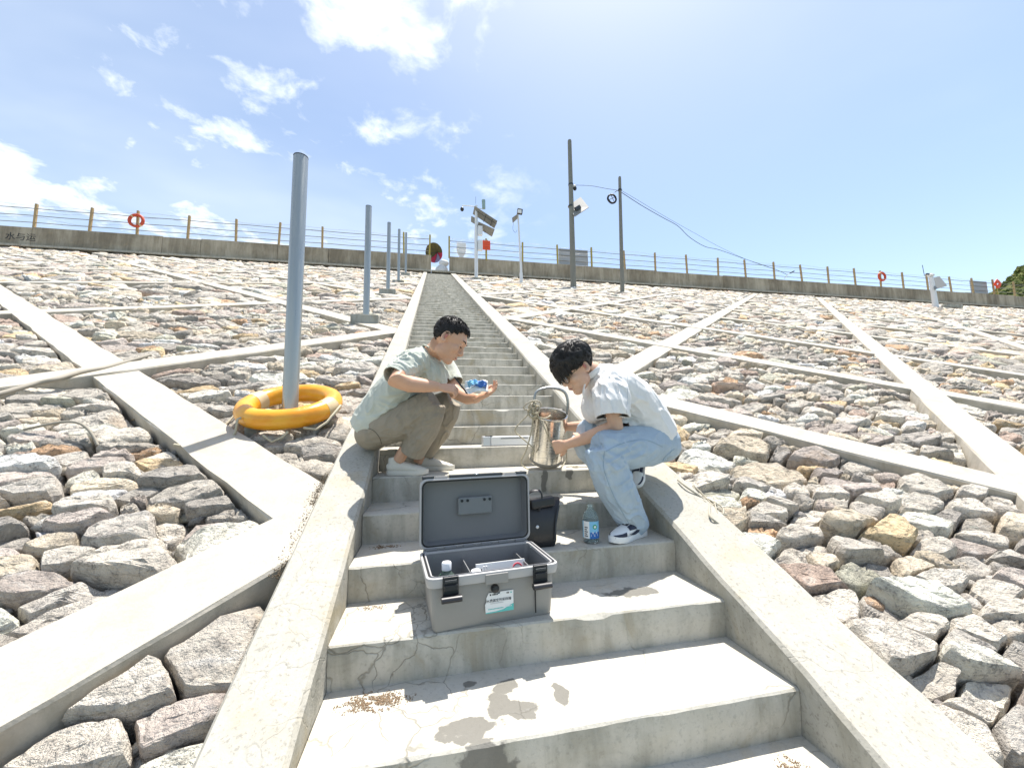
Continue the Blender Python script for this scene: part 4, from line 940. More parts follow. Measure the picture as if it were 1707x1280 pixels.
MB().lathe([(0, .003), (.030, 0), (.038, .006), (.0385, .05), (.037, .055), (.0385, .06), (.0385, .122), (.030, .142), (.016, .158), (.0145, .172), (.0155, .174), (.0145, .180), (.012, .180), (.012, .160), (.028, .140), (.036, .12), (.036, .01), (0, .006)], wb, 32).obj('body', M_PET, t, smooth=50)
MB().lathe([(0, .008), (.0355, .010), (.0355, .060), (0, .060)], wb, 24).obj('water', clear('water', (.90, .97, .98)), t, smooth=40)
def arc(r, z0, z1, a0, a1, mat, name, par, n=14):
    V = []; Fc = []
    for i in range(n+1):
        a = R(a0+(a1-a0)*i/n); V += [wb+Vector((r*math.cos(a), r*math.sin(a), z0)), wb+Vector((r*math.cos(a), r*math.sin(a), z1))]
    for i in range(n): Fc.append((2*i, 2*i+2, 2*i+3, 2*i+1))
    return MB().add(V, Fc).obj(name, mat, par, smooth=180)
lbl = arc(.0392, .025, .105, 100, 460, M_LBLUE, 'label', t, 36)
arc(.0396, .025, .105, 190, 238, M_PAPER, 'label_text_panel', lbl); arc(.0396, .025, .055, 242, 330, M_BLUE, 'label_band', lbl)
for q in range(5): arc(.0399, .034+q*.010, .039+q*.010, 200, 226-5*(q % 2), M_INK, 'print_line', lbl, 4)
def onb(a, z, r=.040): return wb+Vector((r*math.cos(R(a)), r*math.sin(R(a)), z))
for a0 in (262, 290): MB().add([onb(a0-15, .036), onb(a0+13, .036), onb(a0, .060)], [(0, 1, 2)]).obj('label_peak', M_PAPER, lbl)
MB().lathe([(0, 0), (.011, 0), (.011, .001), (0, .001)], onb(277, .080, .0395), 16, rot=basis((0, 0, 1), (math.cos(R(277)), math.sin(R(277)), 0))).obj('label_badge', M_GREEN, lbl)
MB().lathe([(0, 0), (.006, 0), (.006, .001), (0, .001)], onb(277, .080, .0402), 12, rot=basis((0, 0, 1), (math.cos(R(277)), math.sin(R(277)), 0))).obj('badge_core', M_PAPER, lbl)
wc = Vector((.87, 1.995, 6*RISE+.001)); t = thing('white_carton', wc, 'long white carton with a silver end lying on the step behind the steel bucket', 'carton')
MB().box(wc+Vector((.03, .02, .034)), (.30, .10, .064)).obj('carton', M_PAPER, t, bevel=.003); MB().box(wc+Vector((-.150, .02, .034)), (.055, .104, .068)).obj('silver_end', M_ALU, t, bevel=.004)
MB().box(wc+Vector((-.135, -.01, .070)), (.05, .035, .006)).obj('black_tape', M_BLACK, t); MB().box(wc+Vector((.05, -.0305, .052)), (.20, .002, .005)).obj('dark_line', M_DKGREY, t)

# ------------------------------------------------------------------ steel bucket with rope
kb = Vector((1.083, 1.735, 5*RISE+.05)); tilt = RX(R(24)); T_ = lambda v: kb+tilt @ Vector(v)
t = thing('steel_bucket', kb, 'tall stainless steel sampling bucket with an arched handle, tilted on the step', 'bucket')
MB().lathe([(0, .0), (.104, 0), (.108, .006), (.108, .012), (.106, .018), (.106, .325), (.111, .331), (.112, .336), (.109, .340), (.105, .338), (.103, .33), (.103, .006), (0, .006)], kb, 48, rot=tilt).obj('body', M_STEEL, t, smooth=35)
MB().lathe([(.1065, .010), (.114, .012), (.116, .018), (.114, .024), (.1065, .026)], kb, 40, rot=tilt).obj('foot_ring', M_HOSE, t, smooth=50)
hd = smoothpath([T_((-.108, 0, .29)), T_((-.112, 0, .36)), T_((-.110, .02, .43)), T_((-.085, .045, .478)), T_((0, .06, .495)), T_((.085, .045, .478)), T_((.112, .02, .43)), T_((.114, 0, .36)), T_((.108, 0, .28))], 5)
MB().tube(hd, .0095, 10).obj('handle', M_GALV, t, smooth=60)
for s in (-1, 1): MB().box(T_((s*.110, 0, .30)), (.008, .03, .05), tilt).obj('handle_lug', M_STEEL, t, bevel=.003)
rp0 = T_((-.118, -.02, .385)); t = thing('sampling_rope', rp0, 'tangled cream rope knotted to the bucket handle and trailing down', 'rope'); rnd = random.Random(9)
for q in range(9):
    ax = Vector((rnd.uniform(-1, 1), rnd.uniform(-1, 1), rnd.uniform(-.4, .4))).normalized(); e1 = ax.orthogonal().normalized(); e2 = ax.cross(e1); r = rnd.uniform(.022, .042); c = rp0+Vector((rnd.uniform(-.012, .012), rnd.uniform(-.02, .01), rnd.uniform(-.05, .02)))
    MB().tube([c+e1*math.cos(a*.5)*r+e2*math.sin(a*.5)*r*1.5+ax*.006*math.sin(a) for a in range(13)], .0048, 6, closed=True).obj('loop', M_ROPE2 if q % 3 == 0 else M_ROPE, t, smooth=60)
for pts in ([rp0, T_((-.17, -.03, .33)), T_((-.235, -.04, .25)), T_((-.19, -.06, .20)), T_((-.12, -.08, .14)), T_((-.11, -.06, .09))],
            [rp0, T_((-.07, -.11, .30)), T_((-.03, -.13, .21)), T_((.0, -.125, .16)), T_((.015, -.118, .155))],
            [rp0, T_((-.13, -.05, .25)), T_((-.155, -.06, .12)), T_((-.18, -.05, .03)), T_((-.15, -.07, -.01)), T_((-.06, -.125, -.005)), T_((.05, -.12, .0)), T_((.12, -.06, .03)), T_((.13, -.03, .08))],
            [T_((-.11, -.05, .34)), T_((-.06, -.09, .345)), T_((-.02, -.06, .35)), T_((-.01, -.03, .33)), T_((-.03, .02, .30))]):
    MB().tube(smoothpath(pts), .0045, 6).obj('strand', M_ROPE, t, smooth=60)
# loose cord on the step, right of the bucket
cs = [Vector((1.22, 1.72, 5*RISE+.006)), Vector((1.27, 1.70, 5*RISE+.01)), Vector((1.29, 1.66, 5*RISE+.012)), Vector((1.26, 1.645, 5*RISE+.006)), Vector((1.25, 1.68, 5*RISE+.010)), Vector((1.32, 1.69, 5*RISE+.006)), Vector((1.40, 1.67, 5*RISE+.006))]
tag(MB().tube(smoothpath(cs), .0035, 6).obj('thin_cord', M_ROPE2, smooth=60), 'thin looped cord lying on the step right of the bucket', 'cord')
# rope heap on the outer side of the right curb
rnd = random.Random(21); c0 = sp(1180, 838, .06); t = thing('rope_heap', c0, 'loose heap of pale rope on the outer edge of the right curb', 'rope')
pts = []
for i in range(60): pts.append(c0+Vector((1, 0, 0))*rnd.gauss(0, .028)+SDIR*rnd.gauss(0, .075)+NRM*rnd.uniform(-.03, .008))
MB().tube(smoothpath(pts, 5), .0042, 6).obj('tangle', M_ROPE2, t, smooth=60)
MB().tube(smoothpath([sp(1130, 800, .08), sp(1145, 812, .085), c0, sp(1185, 862, .085), sp(1215, 885, .03), sp(1235, 900, -.01)]), .006, 6).obj('strand', M_ROPE2, t, smooth=60)
# debris swept on the treads and grit along the curb
def grit(name, lab, n, fn, smin, smax, seed, mat=None):
    rnd = random.Random(seed); m = MB()
    for _ in range(n):
        c = fn(rnd)
        if c is None: continue
        r = rnd.uniform(smin, smax); d1 = Vector((rnd.uniform(-1, 1), rnd.uniform(-1, 1), rnd.uniform(-.3, .5))).normalized()*r*rnd.uniform(1, 2.6); d2 = d1.orthogonal().normalized()*r; d3 = d1.cross(d2).normalized()*r*.6; c = c+Vector((0, 0, r*.4))
        m.add([c+d1, c+d2, c-d1, c-d2, c+d3, c-d3], [(0, 1, 4), (1, 2, 4), (2, 3, 4), (3, 0, 4), (1, 0, 5), (2, 1, 5), (3, 2, 5), (0, 3, 5)])
    tag(m.obj(name, mat or M_GRAV), lab, 'debris', kind='stuff')
def patch(cx, cy, z, rx, ry, cut=.12):
    def fn(rnd):
        x, y = rnd.gauss(0, .5), rnd.gauss(0, .5); 
        if x*x+y*y > 1.4 or noise.noise(Vector((x*2.2+cx*9, y*2.2, 3))) < -cut: return None
        return Vector((cx+x*rx, cy+y*ry, z+.001))
    return fn
grit('debris', 'brown grit and twigs swept into the left corner of the second step', 1500, patch(.16, .565, RISE, .11, .045), .0008, .0022, 1)
grit('debris', 'sandy grit at the right corner of the lowest step', 600, patch(1.37, .22, 0, .045, .055), .0008, .0020, 2)
grit('debris', 'thin leaf litter at the left corner of the third step', 130, patch(.10, .90, 2*RISE, .06, .03), .0010, .0022, 3)
grit('debris', 'dark twigs in the left corner of the fourth step', 200, patch(.11, 1.22, 3*RISE, .07, .03), .0010, .003, 4)
def curbgrit(rnd):
    s = rnd.uniform(.98, 1.75); x = -.232-abs(rnd.gauss(0, .020))
    return on_slope(x, s, .035+rnd.uniform(0, .008))
grit('debris', 'dark dry litter along the outer foot of the left curb', 900, curbgrit, .0012, .003, 5, simple('dry_litter', (.12, .09, .055), .95))
# ------------------------------------------------------------------ people
def blob(mb, name, voxel, mat, parent, smooth=3, disp=None, loc=None):
    me = mb.mesh('tmp', [mat]); o = bpy.data.objects.new('tmp', me); COL.objects.link(o)
    r = o.modifiers.new('r', 'REMESH'); r.mode = 'VOXEL'; r.voxel_size = voxel; r.use_smooth_shade = True
    if smooth:
        m = o.modifiers.new('s', 'SMOOTH'); m.iterations = smooth; m.factor = .5
    dg = bpy.context.evaluated_depsgraph_get(); out = bpy.data.meshes.new_from_object(o.evaluated_get(dg)); bpy.data.objects.remove(o); bpy.data.meshes.remove(me)
    out.name = name; out.materials.clear(); out.materials.append(mat)
    if disp:
        n = len(out.vertices); co = np.empty(n*3); out.vertices.foreach_get('co', co); co = co.reshape(-1, 3); no = np.empty(n*3); out.vertices.foreach_get('normal', no); no = no.reshape(-1, 3)
        d = disp(co, no); out.vertices.foreach_set('co', (co+no*d[:, None]).ravel()); out.update()
    out.polygons.foreach_set('use_smooth', [True]*len(out.polygons))
    return link(name, out, parent, loc)
def folds(specs, base=.0015):
    """specs: (centre, radius, fold direction, wavelength, amplitude) - ridges of bunched cloth running along the direction"""
    def fn(co, no):
        d = np.zeros(len(co))
        for (c, rad, dr, wl, amp) in specs:
            c = np.array(c); dr = Vector(dr).normalized(); e1 = dr.orthogonal().normalized(); e2 = dr.cross(e1)
            q = co-c; w_ = np.exp(-(q**2).sum(1)/(rad*rad)); ids = np.nonzero(w_ > .03)[0]
            a, e, g = np.array(dr), np.array(e1), np.array(e2)
            for i in ids:
                p = q[i]; v = noise.noise(Vector((p@a/(wl*8), p@e/(wl*1.5), p@g/(wl*1.5)))+Vector(c)*3.1); v2 = 1-min(1, abs(v)*4.5)
                d[i] += w_[i]*amp*2.1*(v2**1.2-.25)
        for i in range(len(co)):
            d[i] += base*noise.noise(Vector(co[i])*16)
        return d
    return fn
def finger(m, o, d, n, ln, r, curl, k=(.45, .30, .25)):
    pts = [o]; p = Vector(o); ang = 0; d = Vector(d).normalized(); n = Vector(n).normalized()
    for i, f in enumerate(k):
        ang += curl[i]; v = d*math.cos(ang)+n*math.sin(ang); p = p+v*ln*f; pts.append(p.copy())
    m.tube(pts, [r*1.05, r, r*.92, r*.72], 8)
def hand(m, wrist, d, n, thumb_side, curl=(.3, .5, .4), s=1.0, spread=.10, thumb=(.55, .65, .3), each=None):
    """d towards the fingers, n out of the palm (fingers curl towards n), thumb_side +1/-1"""
    d = Vector(d).normalized(); n = Vector(n); n = (n-d*n.dot(d)).normalized(); t = d.cross(n)*thumb_side; W = Vector(wrist)
    m.tube([W-d*.03*s, W+d*.01*s, W+d*.04*s, W+d*.075*s, W+d*.092*s], [(.026*s, .020*s), (.029*s, .019*s), (.040*s, .018*s), (.043*s, .016*s), (.036*s, .012*s)], 14, ref=t)
    for i, (off, ln) in enumerate(((.031, .068), (.0105, .076), (-.0105, .071), (-.031, .056))):
        c = each[i] if each else curl; dd = (d+t*off*spread/.1*2.2).normalized()
        finger(m, W+d*.082*s+t*off*s, dd, n, ln*s, .0088*s if i < 3 else .0078*s, c)
    td = (d*thumb[0]+t*thumb[1]+n*thumb[2]).normalized(); o = W+d*.022*s+t*.026*s
    m.tube([o, o+td*.034*s, o+td*.055*s+d*.006*s, o+td*.070*s+d*.018*s, o+td*.076*s+d*.026*s], [.014*s, .0125*s, .0110*s, .0095*s, .007*s], 9)
class Head:
    def __init__(s, c, f, u, k): s.c = Vector(c); s.M = basis(f, u); s.k = k     # columns f, l(left of the head... +y local), u
    def P(s, f, l, u): return s.c + s.M @ Vector((f, l, u))*s.k
    def rot(s, f=0, l=0, u=0): return s.M @ RZ(u) @ RY(l) @ RX(f)
def build_head(m, h):
    k = h.k; P = h.P; E = lambda c, r, rot=None, nu=18, nv=12: m.ell(P(*c), tuple(x*k for x in r), rot or h.M, nu, nv)
    E((-.016, 0, .038), (.094, .076, .083)); E((-.004, 0, .022), (.094, .073, .078)); E((.030, 0, -.028), (.056, .060, .086)); E((.024, 0, -.066), (.062, .054, .044)); E((.058, 0, -.096), (.030, .030, .024))
    E((.074, 0, .030), (.020, .050, .020)); E((.060, .036, -.026), (.026, .023, .026)); E((.060, -.036, -.026), (.026, .023, .026))
    m.tube([P(.082, 0, .016), P(.092, 0, -.008), P(.103, 0, -.029), P(.099, 0, -.037)], [.008*k, .0100*k, .0135*k, .011*k], 10)
    for s in (-1, 1): E((.094, s*.013, -.036), (.011, .008, .008))
    E((.085, 0, -.060), (.013, .023, .0065)); E((.083, 0, -.071), (.012, .019, .0070)); E((.076, 0, -.052), (.016, .028, .014))
    for s in (-1, 1):
        E((.072, s*.031, .004), (.016, .015, .011))
        c = P(-.006, s*.076, -.008); rot = h.rot(f=s*.28, l=-.12); pts = [c+rot @ Vector((math.cos(a)*.0175+(.002), s*.008, math.sin(a)*.031))*k for a in np.linspace(.3, 5.6, 12)]
        m.tube(pts, [.0055*k]*12, 8); m.ell(c+rot @ Vector((-.002, 0, 0))*k, (.013*k, .0055*k, .025*k), rot, 12, 8); m.ell(c+rot @ Vector((.004, s*.004, -.028))*k, (.009*k, .006*k, .011*k), rot, 10, 7)
def face_parts(h, par, hair, lidcol):
    P = h.P; k = h.k
    for s in (-1, 1):
        MB().tube([P(.0905-.006*abs(q-1)*(q > 1), s*(.016+.011*q), .030+.004*math.sin(q)) for q in range(4)], [.0030*k, .0044*k, .0038*k, .0015*k], 6, ref=h.M @ Vector((0, 0, 1))).obj('eyebrow', hair, par)
        MB().tube([P(.0845+.003*math.sin((q+.5)), s*(.018+.0075*q), -.001-.0035*math.sin(math.pi*q/3.)) for q in range(4)], [.0014*k, .0028*k, .0030*k, .0016*k], 6).obj('eyelash_line', hair, par)
        MB().ell(P(-.003, s*.0835, -.004), (.008*k, .0028*k, .015*k), h.rot(f=s*.28, l=-.12), 10, 7).obj('inner_ear', M_EAR, par)
    MB().tube([P(.0915, -.019, -.0655), P(.0955, -.009, -.0640), P(.0965, 0, -.0650), P(.0955, .009, -.0640), P(.0915, .019, -.0655)], [(.0022*k, .0012*k), (.0042*k, .002*k), (.0044*k, .002*k), (.0042*k, .002*k), (.0022*k, .0012*k)], 8, ref=h.M @ Vector((0, 0, 1))).obj('lips', M_LIP, par, smooth=90)
def hair_mesh(h, line, thick, seed, n, slen, sr, crown=(-.035, 0, .12), curl=0., dirs=None):
    """cap following the skull plus tapered tufts that flow from the crown"""
    k = h.k; rnd = random.Random(seed); C0 = Vector((-.014, 0, .036)); R0 = (.0965, .0785, .0855)
    def surf(f, t):      # direction vector -> point on the skull at lift t
        d = Vector(f).normalized(); q = 1/math.sqrt((d.x/R0[0])**2+(d.y/R0[1])**2+(d.z/R0[2])**2); return C0+d*(q+t)
    def inside(p): return p.z > line(p.x, abs(p.y))
    m = MB(); nu, nv = 64, 34; V = []; idx = {}
    for j in range(nv+1):
        for i in range(nu):
            a = math.pi*.80*j/nv; b = 2*math.pi*i/nu; d = Vector((math.sin(a)*math.cos(b), math.sin(a)*math.sin(b), math.cos(a))); p = surf(d, 0); mg = max(0, min(1, (p.z-line(p.x, abs(p.y)))/.022))
            t = thick(p)*(mg**.6)*(1+.30*noise.noise(d*7))-.003*(1-mg); V.append(h.P(*surf(d, t)))
            idx[(i, j)] = p
    Fc = []
    for j in range(nv):
        for i in range(nu):
            if all(idx[(q % nu, w_)].z > line(idx[(q % nu, w_)].x, abs(idx[(q % nu, w_)].y))-.006 for q, w_ in ((i, j), (i+1, j), (i, j+1), (i+1, j+1))): Fc.append((j*nu+i, (j+1)*nu+i, (j+1)*nu+(i+1) % nu, j*nu+(i+1) % nu))
    m.add(V, Fc)
    cd_ = (Vector(crown)-C0).normalized()
    for q in range(n):
        d = Vector((rnd.gauss(0, 1), rnd.gauss(0, 1), rnd.gauss(.3, 1))).normalized(); p = surf(d, 0)
        if not inside(p): continue
        flow = (d-cd_*d.dot(cd_)); flow = flow.normalized() if flow.length > .05 else d.orthogonal().normalized(); flow = (flow+Vector((rnd.gauss(0, .25), rnd.gauss(0, .25), rnd.gauss(0, .25)))*(.25+2*curl)).normalized()
        pts = []; L = slen*rnd.uniform(.6, 1.25)
        for s_ in range(5):
            dd = (d*.0925+flow*L*s_/4).normalized(); pp = surf(dd, 0); t = thick(pp)*(1.0-.10*s_/4)+.0016*rnd.uniform(-1, 1)*(1+2*curl)+curl*.006*math.sin(s_*2+q)+(.004 if s_ == 4 else 0)*curl; x = surf(dd, t); x.z = x.z if True else 0; pts.append(h.P(*x))
        m.tube(pts, [(sr*k*.6, sr*k*.5), (sr*k, sr*k*.6), (sr*k, sr*k*.55), (sr*k*.7, sr*k*.4), (sr*k*.12, sr*k*.12)], 5, ref=h.M @ Vector((0, 0, 1)) if False else None)
    return m
def interp(x, pts):
    if x <= pts[0][0]: return pts[0][1]
    for (a, b), (c, d) in zip(pts, pts[1:]):
        if x <= c: return b+(d-b)*(x-a)/(c-a)
    return pts[-1][1]
def shoe(par, heel, toe, up, upper, sole, palette=None, mats=None, open_h=.085):
    heel = Vector(heel); toe = Vector(toe); f = (toe-heel).normalized(); L = (toe-heel).length; M = basis(f, up); k = L/.28; T = lambda x, y, z: heel+M @ Vector((x, y, z))*k
    out = [(0.0, .0), (.004, .022), (.02, .033), (.07, .035), (.12, .035), (.17, .044), (.21, .046), (.25, .036), (.272, .018), (.28, 0)]
    ol = out+[(x, -y) for x, y in out[-2:0:-1]]
    rings = [[T(x, y*sc, z+.010*max(0, (x-.21)/.07)**2) for x, y in ol] for z, sc in ((0, .93), (.004, 1.0), (.022, 1.02), (.030, .98), (.030, .7))]
    s_ = loft(rings, True, True).obj('shoe_sole', sole, None, smooth=50)
    m = MB()
    m.tube([T(.004, 0, .045), T(.03, 0, .052), T(.08, 0, .052), T(.13, 0, .050), T(.18, 0, .042), T(.23, 0, .034), T(.268, 0, .028)], [(.024*k, .026*k), (.035*k, .036*k), (.037*k, .040*k), (.039*k, .036*k), (.043*k, .028*k), (.040*k, .020*k), (.022*k, .011*k)], 16, ref=M @ Vector((0, 1, 0)))
    m.tube([T(.055, 0, .05), T(.048, 0, open_h), T(.046, 0, open_h+.012)], [(.036*k, .045*k), (.033*k, .040*k), (.031*k, .036*k)], 16, ref=M @ Vector((0, 1, 0)))
    m.tube([T(.08, 0, .075), T(.12, 0, .078), T(.16, 0, .062)], [(.022*k, .012*k), (.024*k, .012*k), (.022*k, .009*k)], 12, ref=M @ Vector((0, 1, 0)))
    root = blob(m, 'shoe', .0045, upper, par, 2); L_ = -Vector(par.location)
    s_.parent = root; s_.location = (0, 0, 0)
    for q in range(5):
        x = .098+q*.017; z = .0935-q*.0055
        MB().tube([T(x-.004, -.022, z-.007), T(x, 0, z+.002), T(x+.004, .022, z-.007)], .0034*k, 6).obj('lace', M_LACE if not mats else mats['lace'], root, loc=(0, 0, 0))
    return root, T, k, M
def strip(P0, w, nrm, th, mat, name, par):       # thin appliqué following points
    m = MB(); m.tube(P0, [(w, th)]*len(P0) if not isinstance(w, list) else [(a, th) for a in w], 8, ref=nrm); return m.obj(name, mat, par, loc=(0, 0, 0), smooth=60)

# --- first person: sage T-shirt, khaki trousers, sitting on the left curb and writing
pr = thing('person', (0.0, 1.70, 0.80), 'person in a sage T-shirt and khaki trousers squatting against the left curb, writing', 'person')
H1 = Head(at(749, 567, 1.47), (.80, -.20, -.59), (.58, -.05, .80), 1.07)
b = MB(); build_head(b, H1)
nk = [at(722, 590, 1.60), at(731, 580, 1.55), H1.P(-.03, 0, -.05)]
b.tube([at(712, 600, 1.61)]+nk, [.072, .066, .060, .056], 16)
tors = [at(626, 708, 1.77), at(640, 685, 1.74), at(660, 655, 1.69), at(684, 625, 1.65), at(704, 603, 1.61), at(718, 590, 1.595)]
b.tube(tors, [(.14, .10), (.14, .10), (.145, .10), (.15, .10), (.14, .085), (.06, .055)], 18, ref=(0, 1, 0))
nsh, nel, nwr = at(690, 605, 1.47), at(660, 634, 1.31), at(731, 645, 1.37)
b.tube([nsh, at(672, 620, 1.38), nel, at(682, 640, 1.335), at(708, 643, 1.355), nwr], [.055, .050, .047, .046, .038, .027], 14)
fsh, fel, fwr = at(733, 606, 1.75), at(760, 655, 1.62), at(797, 664, 1.47)
b.tube([fsh, at(748, 632, 1.70), fel, at(780, 664, 1.54), fwr], [.050, .044, .043, .038, .027], 14)
hand(b, nwr, at(770, 650, 1.36)-nwr, (.10, .55, -.75), 1, s=1.0, each=((.75, .9, .5), (.85, 1.0, .6), (.95, 1.0, .7), (1.0, 1.0, .8)), thumb=(.8, .15, .75))
hand(b, fwr, at(823, 650, 1.44)-fwr, (-.25, -.35, 1), -1, s=1.02, each=((.35, .55, .35), (.25, .45, .3), (.2, .4, .3), (.15, .3, .25)), spread=.22, thumb=(.75, .75, .15))
for c0, c1, c2 in (((632, 710, 1.70), (716, 676, 1.53), (676, 752, 1.64)), ((648, 706, 1.86), (746, 672, 1.74), (703, 757, 1.87))):
    b.tube([at(*c0), at(*c1), at(*c2)], [.075, .045, .038], 12)
b.tube([at(676, 748, 1.64), at(664, 768, 1.665)], [.038, .034], 10); b.tube([at(703, 757, 1.87), at(697, 772, 1.87)], [.038, .034], 10)
body = blob(b, 'body', .0045, M_SKIN, pr, 2)
face_parts(H1, body, M_HAIR, None)
line1 = lambda f, l: interp(f, ((-.10, -.062), (-.06, -.050), (-.028, -.016), (-.016, .006), (.012, .008), (.020, .036), (.040, .040), (.052, .070), (.075, .076), (.10, .080)))+.012*noise.noise(Vector((f*60, l*60, 2)))
th1 = lambda p: .002+.006*max(0, min(1, (p.z-.035)/.06))+.004*max(0, p.x/.08)*(p.z > .05)
hm = hair_mesh(H1, line1, th1, 5, 2300, .013, .0019, curl=.5); hm.obj('hair', M_HAIR, body, smooth=60)
# shirt
s = MB(); s.tube([at(614, 716, 1.79), at(627, 700, 1.77), at(643, 677, 1.73), at(662, 652, 1.69), at(684, 625, 1.65), at(703, 604, 1.61), at(719, 591, 1.595)], [(.165, .125), (.182, .138), (.180, .136), (.182, .132), (.182, .122), (.165, .100), (.078, .070)], 24, ref=(0, 1, 0))
s.tube([at(700, 600, 1.50), at(682, 608, 1.445), at(666, 621, 1.385), at(656, 631, 1.345)], [.078, .080, .074, .068], 18)
s.tube([at(722, 600, 1.71), at(740, 612, 1.735), at(750, 628, 1.71), at(757, 642, 1.665)], [.078, .080, .074, .066], 18)
s.ell(at(716, 622, 1.60), (.10, .13, .10)); s.ell(at(734, 630, 1.62), (.055, .09, .07))
e_ = np.array(at(660, 634, 1.33)); ap = at(690, 640, 1.45)
fold1 = folds([(at(678, 605, 1.42), .10, (.9, .1, -.75), .020, .0085), (at(705, 615, 1.48), .11, (.55, .1, -1), .024, .008), (at(735, 625, 1.55), .09, (.2, 0, -1), .022, .008), (at(635, 690, 1.62), .14, (1, 0, .35), .034, .008), (at(660, 670, 1.55), .12, (1, 0, -.2), .03, .008)])
def cut_openings(o, planes):        # remove the cap so that sleeves and hems end in an open edge
    bm = bmesh.new(); bm.from_mesh(o.data)
    for c, n, rad in planes:
        c = Vector(c); n = Vector(n).normalized(); gv = [v for v in bm.verts if (v.co-c).length < rad]; gf = [f for f in bm.faces if all((v.co-c).length < rad for v in f.verts)]; ge = list({e for f in gf for e in f.edges})
        bmesh.ops.bisect_plane(bm, geom=list({v for f in gf for v in f.verts})+ge+gf, plane_co=c, plane_no=n, clear_outer=True)
    bm.to_mesh(o.data); bm.free()
    sm = o.modifiers.new('solid', 'SOLIDIFY'); sm.thickness = .004; sm.offset = -1
sh1 = blob(s, 'shirt', .0065, M_TEE, pr, 3, fold1)
cut_openings(sh1, [(at(657, 630, 1.352), at(657, 631, 1.345)-at(682, 608, 1.445), .13), (at(756, 640, 1.672), at(757, 642, 1.665)-at(740, 612, 1.735), .10), (at(720, 588, 1.588), (.55, -.15, .80), .11)])
col = [H1.c*0+at(720, 588, 1.588)+(Vector((.15, -1, .0)).normalized()*math.cos(a)*.072+Vector((.72, .1, -.60)).normalized()*math.sin(a)*.066) for a in np.linspace(0, 2*math.pi, 25)[:-1]]
MB().tube(col, [(.0045, .010)]*24, 8, closed=True, ref=(.55, -.15, .8)).obj('collar', M_TEE, sh1, smooth=60, loc=(0, 0, 0))
# trousers
s = MB(); s.ell(at(629, 711, 1.765), (.128, .165, .128)); s.ell(at(622, 722, 1.74), (.112, .150, .105))
def leg1(hp, kn, an, dy): pass
s.tube([at(634, 712, 1.69), at(664, 703, 1.63), at(692, 690, 1.58), at(716, 676, 1.54), at(726, 671, 1.525)], [.120, .116, .102, .090, .078], 18)
s.tube([at(720, 672, 1.54), at(716, 690, 1.55), at(708, 714, 1.58), at(695, 738, 1.62), at(686, 757, 1.65)], [.082, .088, .086, .080, .076], 18)
s.tube([at(650, 708, 1.86), at(690, 698, 1.83), at(722, 684, 1.78), at(746, 673, 1.75), at(754, 669, 1.74)], [.115, .108, .096, .086, .074], 18)
s.tube([at(749, 670, 1.75), at(744, 690, 1.77), at(730, 718, 1.82), at(712, 744, 1.87), at(705, 756, 1.885)], [.078, .084, .080, .074, .070], 18)
fold2 = folds([(at(722, 680, 1.45), .09, (.2, 0, -1), .026, 0.0050), (at(705, 680, 1.48), .11, (.8, .2, .25), .024, 0.0043), (at(672, 715, 1.52), .12, (.8, 0, .7), .024, 0.0062), (at(690, 735, 1.55), .12, (.25, 0, 1), .034, 0.0043), (at(640, 725, 1.62), .13, (.9, 0, .2), .04, 0.0037), (at(750, 680, 1.68), .08, (.1, 0, 1), .026, 0.0043), (at(735, 715, 1.75), .12, (.3, 0, 1), .03, 0.0050)])
tr1 = blob(s, 'trousers', .0065, M_TROU, pr, 8, fold2)
cut_openings(tr1, [(at(687, 754, 1.645), at(686, 757, 1.65)-at(695, 738, 1.62), .11), (at(706, 754, 1.882), at(705, 756, 1.885)-at(712, 744, 1.87), .10)])
M_SHADOWP = M_STITCH
pk = [at(614, 690, 1.60), at(621, 698, 1.595), at(631, 693, 1.59)]
MB().tube([at(612, 688, 1.612), at(620, 698, 1.60), at(630, 695, 1.597)], .0028, 5).obj('pocket_seam', M_STITCH, tr1, loc=(0, 0, 0)); MB().tube([at(622, 690, 1.60), at(616, 704, 1.602)], .0024, 5).obj('pocket_fold', M_STITCH, tr1, loc=(0, 0, 0))
z5 = 5*RISE+.001
shoe(pr, (.070, 1.690, z5), (.318, 1.622, z5), (0, 0, 1), M_SHOE, M_SOLE, open_h=.105)
shoe(pr, (.245, 1.885, z5), (.485, 1.835, z5), (0, 0, 1), M_SHOE, M_SOLE, open_h=.105)
# things in his hands
pn = [at(757.5, 628, 1.36), at(778, 655, 1.375)]; t = MB().tube([pn[0], pn[1], pn[1]+(pn[1]-pn[0]).normalized()*.008], [.0042, .0042, .001], 8).obj('pen', M_BLACK); tag(t, 'slim dark pen held in the right hand of the squatting writer', 'pen')
pkc = at(796, 645, 1.43); t = thing('reagent_packet', pkc, 'crumpled blue and white packet held in the open left hand of the writer', 'packet')
def crumple(w_, h_, seed, c, rot, mat, name):
    V = []; Fc = []; n = 11
    for j in range(n):
        for i in range(n):
            u = i/(n-1)-.5; v = j/(n-1)-.5; V.append(c+rot @ Vector((u*w_, v*h_, .026*noise.noise(Vector((u*3.2, v*3.2, seed)))+.05*(.25-u*u))))
    for j in range(n-1):
        for i in range(n-1): q = j*n+i; Fc.append((q, q+1, q+n+1, q+n))
    o = MB().add(V, Fc).obj(name, mat, t, smooth=60); sm = o.modifiers.new('s', 'SOLIDIFY'); sm.thickness = .002; return o
r_ = basis((1, -.1, .05), (0, -.8, .6)); crumple(.135, .085, 1.3, pkc+Vector((-.005, 0, -.004)), r_, M_PAPER, 'white_sheet'); crumple(.085, .045, 4.1, pkc+Vector((.010, -.012, .014)), basis((1, -.1, -.25), (0, -.75, .66)), simple('packet_blue', (.05, .16, .45), .5), 'blue_panel')
